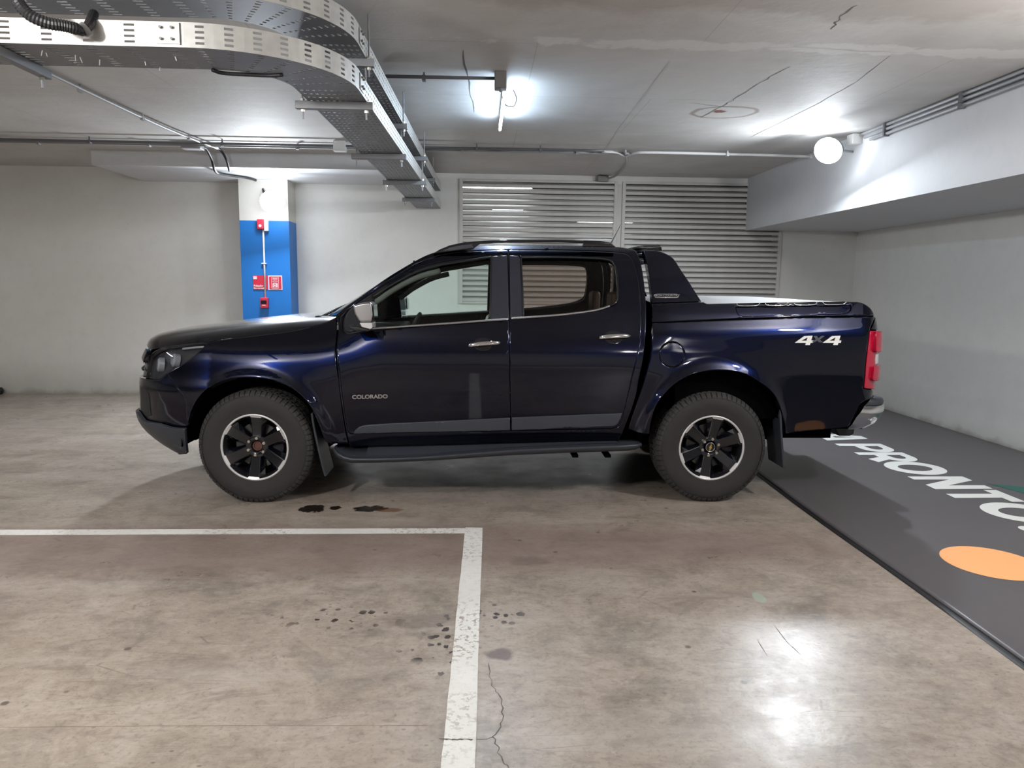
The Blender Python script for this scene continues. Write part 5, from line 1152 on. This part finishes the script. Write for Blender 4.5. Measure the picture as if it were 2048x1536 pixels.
# pillar: call point, sounder, signs
YP = 9.336
def pp(px, py, y=YP): return at(px, py, Y=y)
a = pp(527, 455); b = pp(531.5, 598)
conduit([(a[0], YP-.014, a[2]), (b[0]-.0, YP-.014, b[2])], .012, 'conduitw', 'white conduit down the blue pillar between the red boxes')
c = pp(529, 527); G().box((c[0]-.03, YP-.03, c[2]-.006), (c[0]+.03, YP-.001, c[2]+.006)).done('pipe_clip', 'conduitw', D.objects['conduit'] if False else None); tag(D.objects['pipe_clip'] if False else bpy.data.objects[-1] if False else C.objects[-1], 'small white clip halfway down the pillar conduit', 'clip')
def redbox(name, px0, py0, px1, py1, dpt, label):
    p = pp(px0, py0); q = pp(px1, py1); t = thing(name, ((p[0]+q[0])/2, YP, q[2]), label, 'alarm box')
    G().box((p[0], YP-dpt, q[2]), (q[0], YP, p[2])).done('housing', 'redp', t, mod=(.008, 2))
    cx, cz = (p[0]+q[0])/2, (p[2]+q[2])/2; s_ = (q[0]-p[0])
    return t, cx, cz, s_
t, cx, cz, s_ = redbox('alarm_sounder', 516, 439, 530, 459, .06, 'small red alarm box with a white dot at the top of the blue pillar'); G().tube([(cx, YP-.061, cz-.02), (cx, YP-.066, cz-.02)], .018, 12).done('indicator', 'conduitw', t)
p = pp(531, 441); G().box((p[0]-.005, YP-.05, p[2]-.13), (p[0]+.04, YP, p[2])).done('side_cover', 'conduitw', t)
t, cx, cz, s_ = redbox('call_point', 522.5, 595, 538.5, 616, .06, 'red manual call point at the foot of the pillar conduit'); G().box((cx-.035, YP-.062, cz-.015), (cx+.035, YP-.058, cz+.03)).done('push_plate', 'gloss', t); G().box((cx-.02, YP-.063, cz-.035), (cx+.02, YP-.059, cz-.025)).done('notice', 'signw', t)
def plate(pts, y, m, name, parent): 
    V = [pp(px, py, y) for px, py in pts]; V += [v+np.array([0, .003, 0]) for v in V]; n = len(pts)
    return fixn(obj(name, V, [tuple(range(n)), tuple(range(2*n-1, n-1, -1))]+[(i, i+n, (i+1) % n+n, (i+1) % n) for i in range(n)], m, parent))
t = thing('wall_sign', tuple(pp(520, 580)), 'red sign with white square and two lines of text, left of the conduit', 'sign')
plate([(505.5, 551), (535, 551), (535.5, 579), (507, 579)], YP-.004, 'redp', 'sign_panel', t); plate([(506.5, 552.5), (513.5, 552.5), (513.5, 558.5), (506.5, 558.5)], YP-.008, 'signw', 'sign_square', t)
def walltext(txt, px, py, size, parent, m='signw', y=YP-.009):
    cu = D.curves.new('lettering', 'FONT'); cu.body = txt; cu.size = size; cu.extrude = .0008; cu.offset = .001; cu.materials.append(MT[m]); o = D.objects.new('lettering', cu); C.objects.link(o)
    p = pp(px, py, y); o.parent = parent; o.rotation_euler = (PI/2, 0, 0); o.location = Vector(p)-Vector(parent.location); tomesh(o)
walltext('Pulsador', 507.5, 573.2, .034, t); walltext('Emergencia', 507.5, 577.8, .030, t)
t = thing('wall_sign', tuple(pp(550, 580)), 'square red sign with white border and button symbol, right of the conduit', 'sign')
plate([(536, 551), (564, 551), (565, 580), (537, 580)], YP-.004, 'signw', 'sign_border', t); plate([(538, 553), (562, 553), (563, 578), (539, 578)], YP-.008, 'redp', 'sign_panel', t)
def frame(x0, y0, x1, y1, wd, nm='symbol'):
    g = [(x0, y0, x1, y0+wd), (x0, y1-wd, x1, y1), (x0, y0, x0+wd, y1), (x1-wd, y0, x1, y1)]
    for (a_, b_, c_, d_) in g: plate([(a_, b_), (c_, b_), (c_, d_), (a_, d_)], YP-.011, 'signw', nm, t)
frame(543, 554, 557, 577, .7); plate([(545.5, 557), (554.5, 557), (554.5, 559), (545.5, 559)], YP-.011, 'signw', 'symbol', t); frame(545.5, 561.5, 554.5, 564.5, .7)
plate([(545.5, 566.5), (555, 566.5), (555, 575), (545.5, 575)], YP-.011, 'signw', 'symbol', t)
c = pp(550.2, 570.6); G().lathe([(-.001, .012), (-.001, .018)], 20).done('button_ring', 'redp', t, local=True); o = C.objects[-1]; o.location = Vector((c[0], YP-.012, c[2]))-Vector(t.location)
# black rubber stop at the foot of the wall, far left
p = at(5, 783, Y=9.62); tag(G().tube([(p[0]-.3, 9.6, .05), (p[0], 9.6, .05)], .045, 14).done('wheel_stop', 'black', None, smooth=True), 'black rounded stop end on the floor at the far left', 'wheel stop')
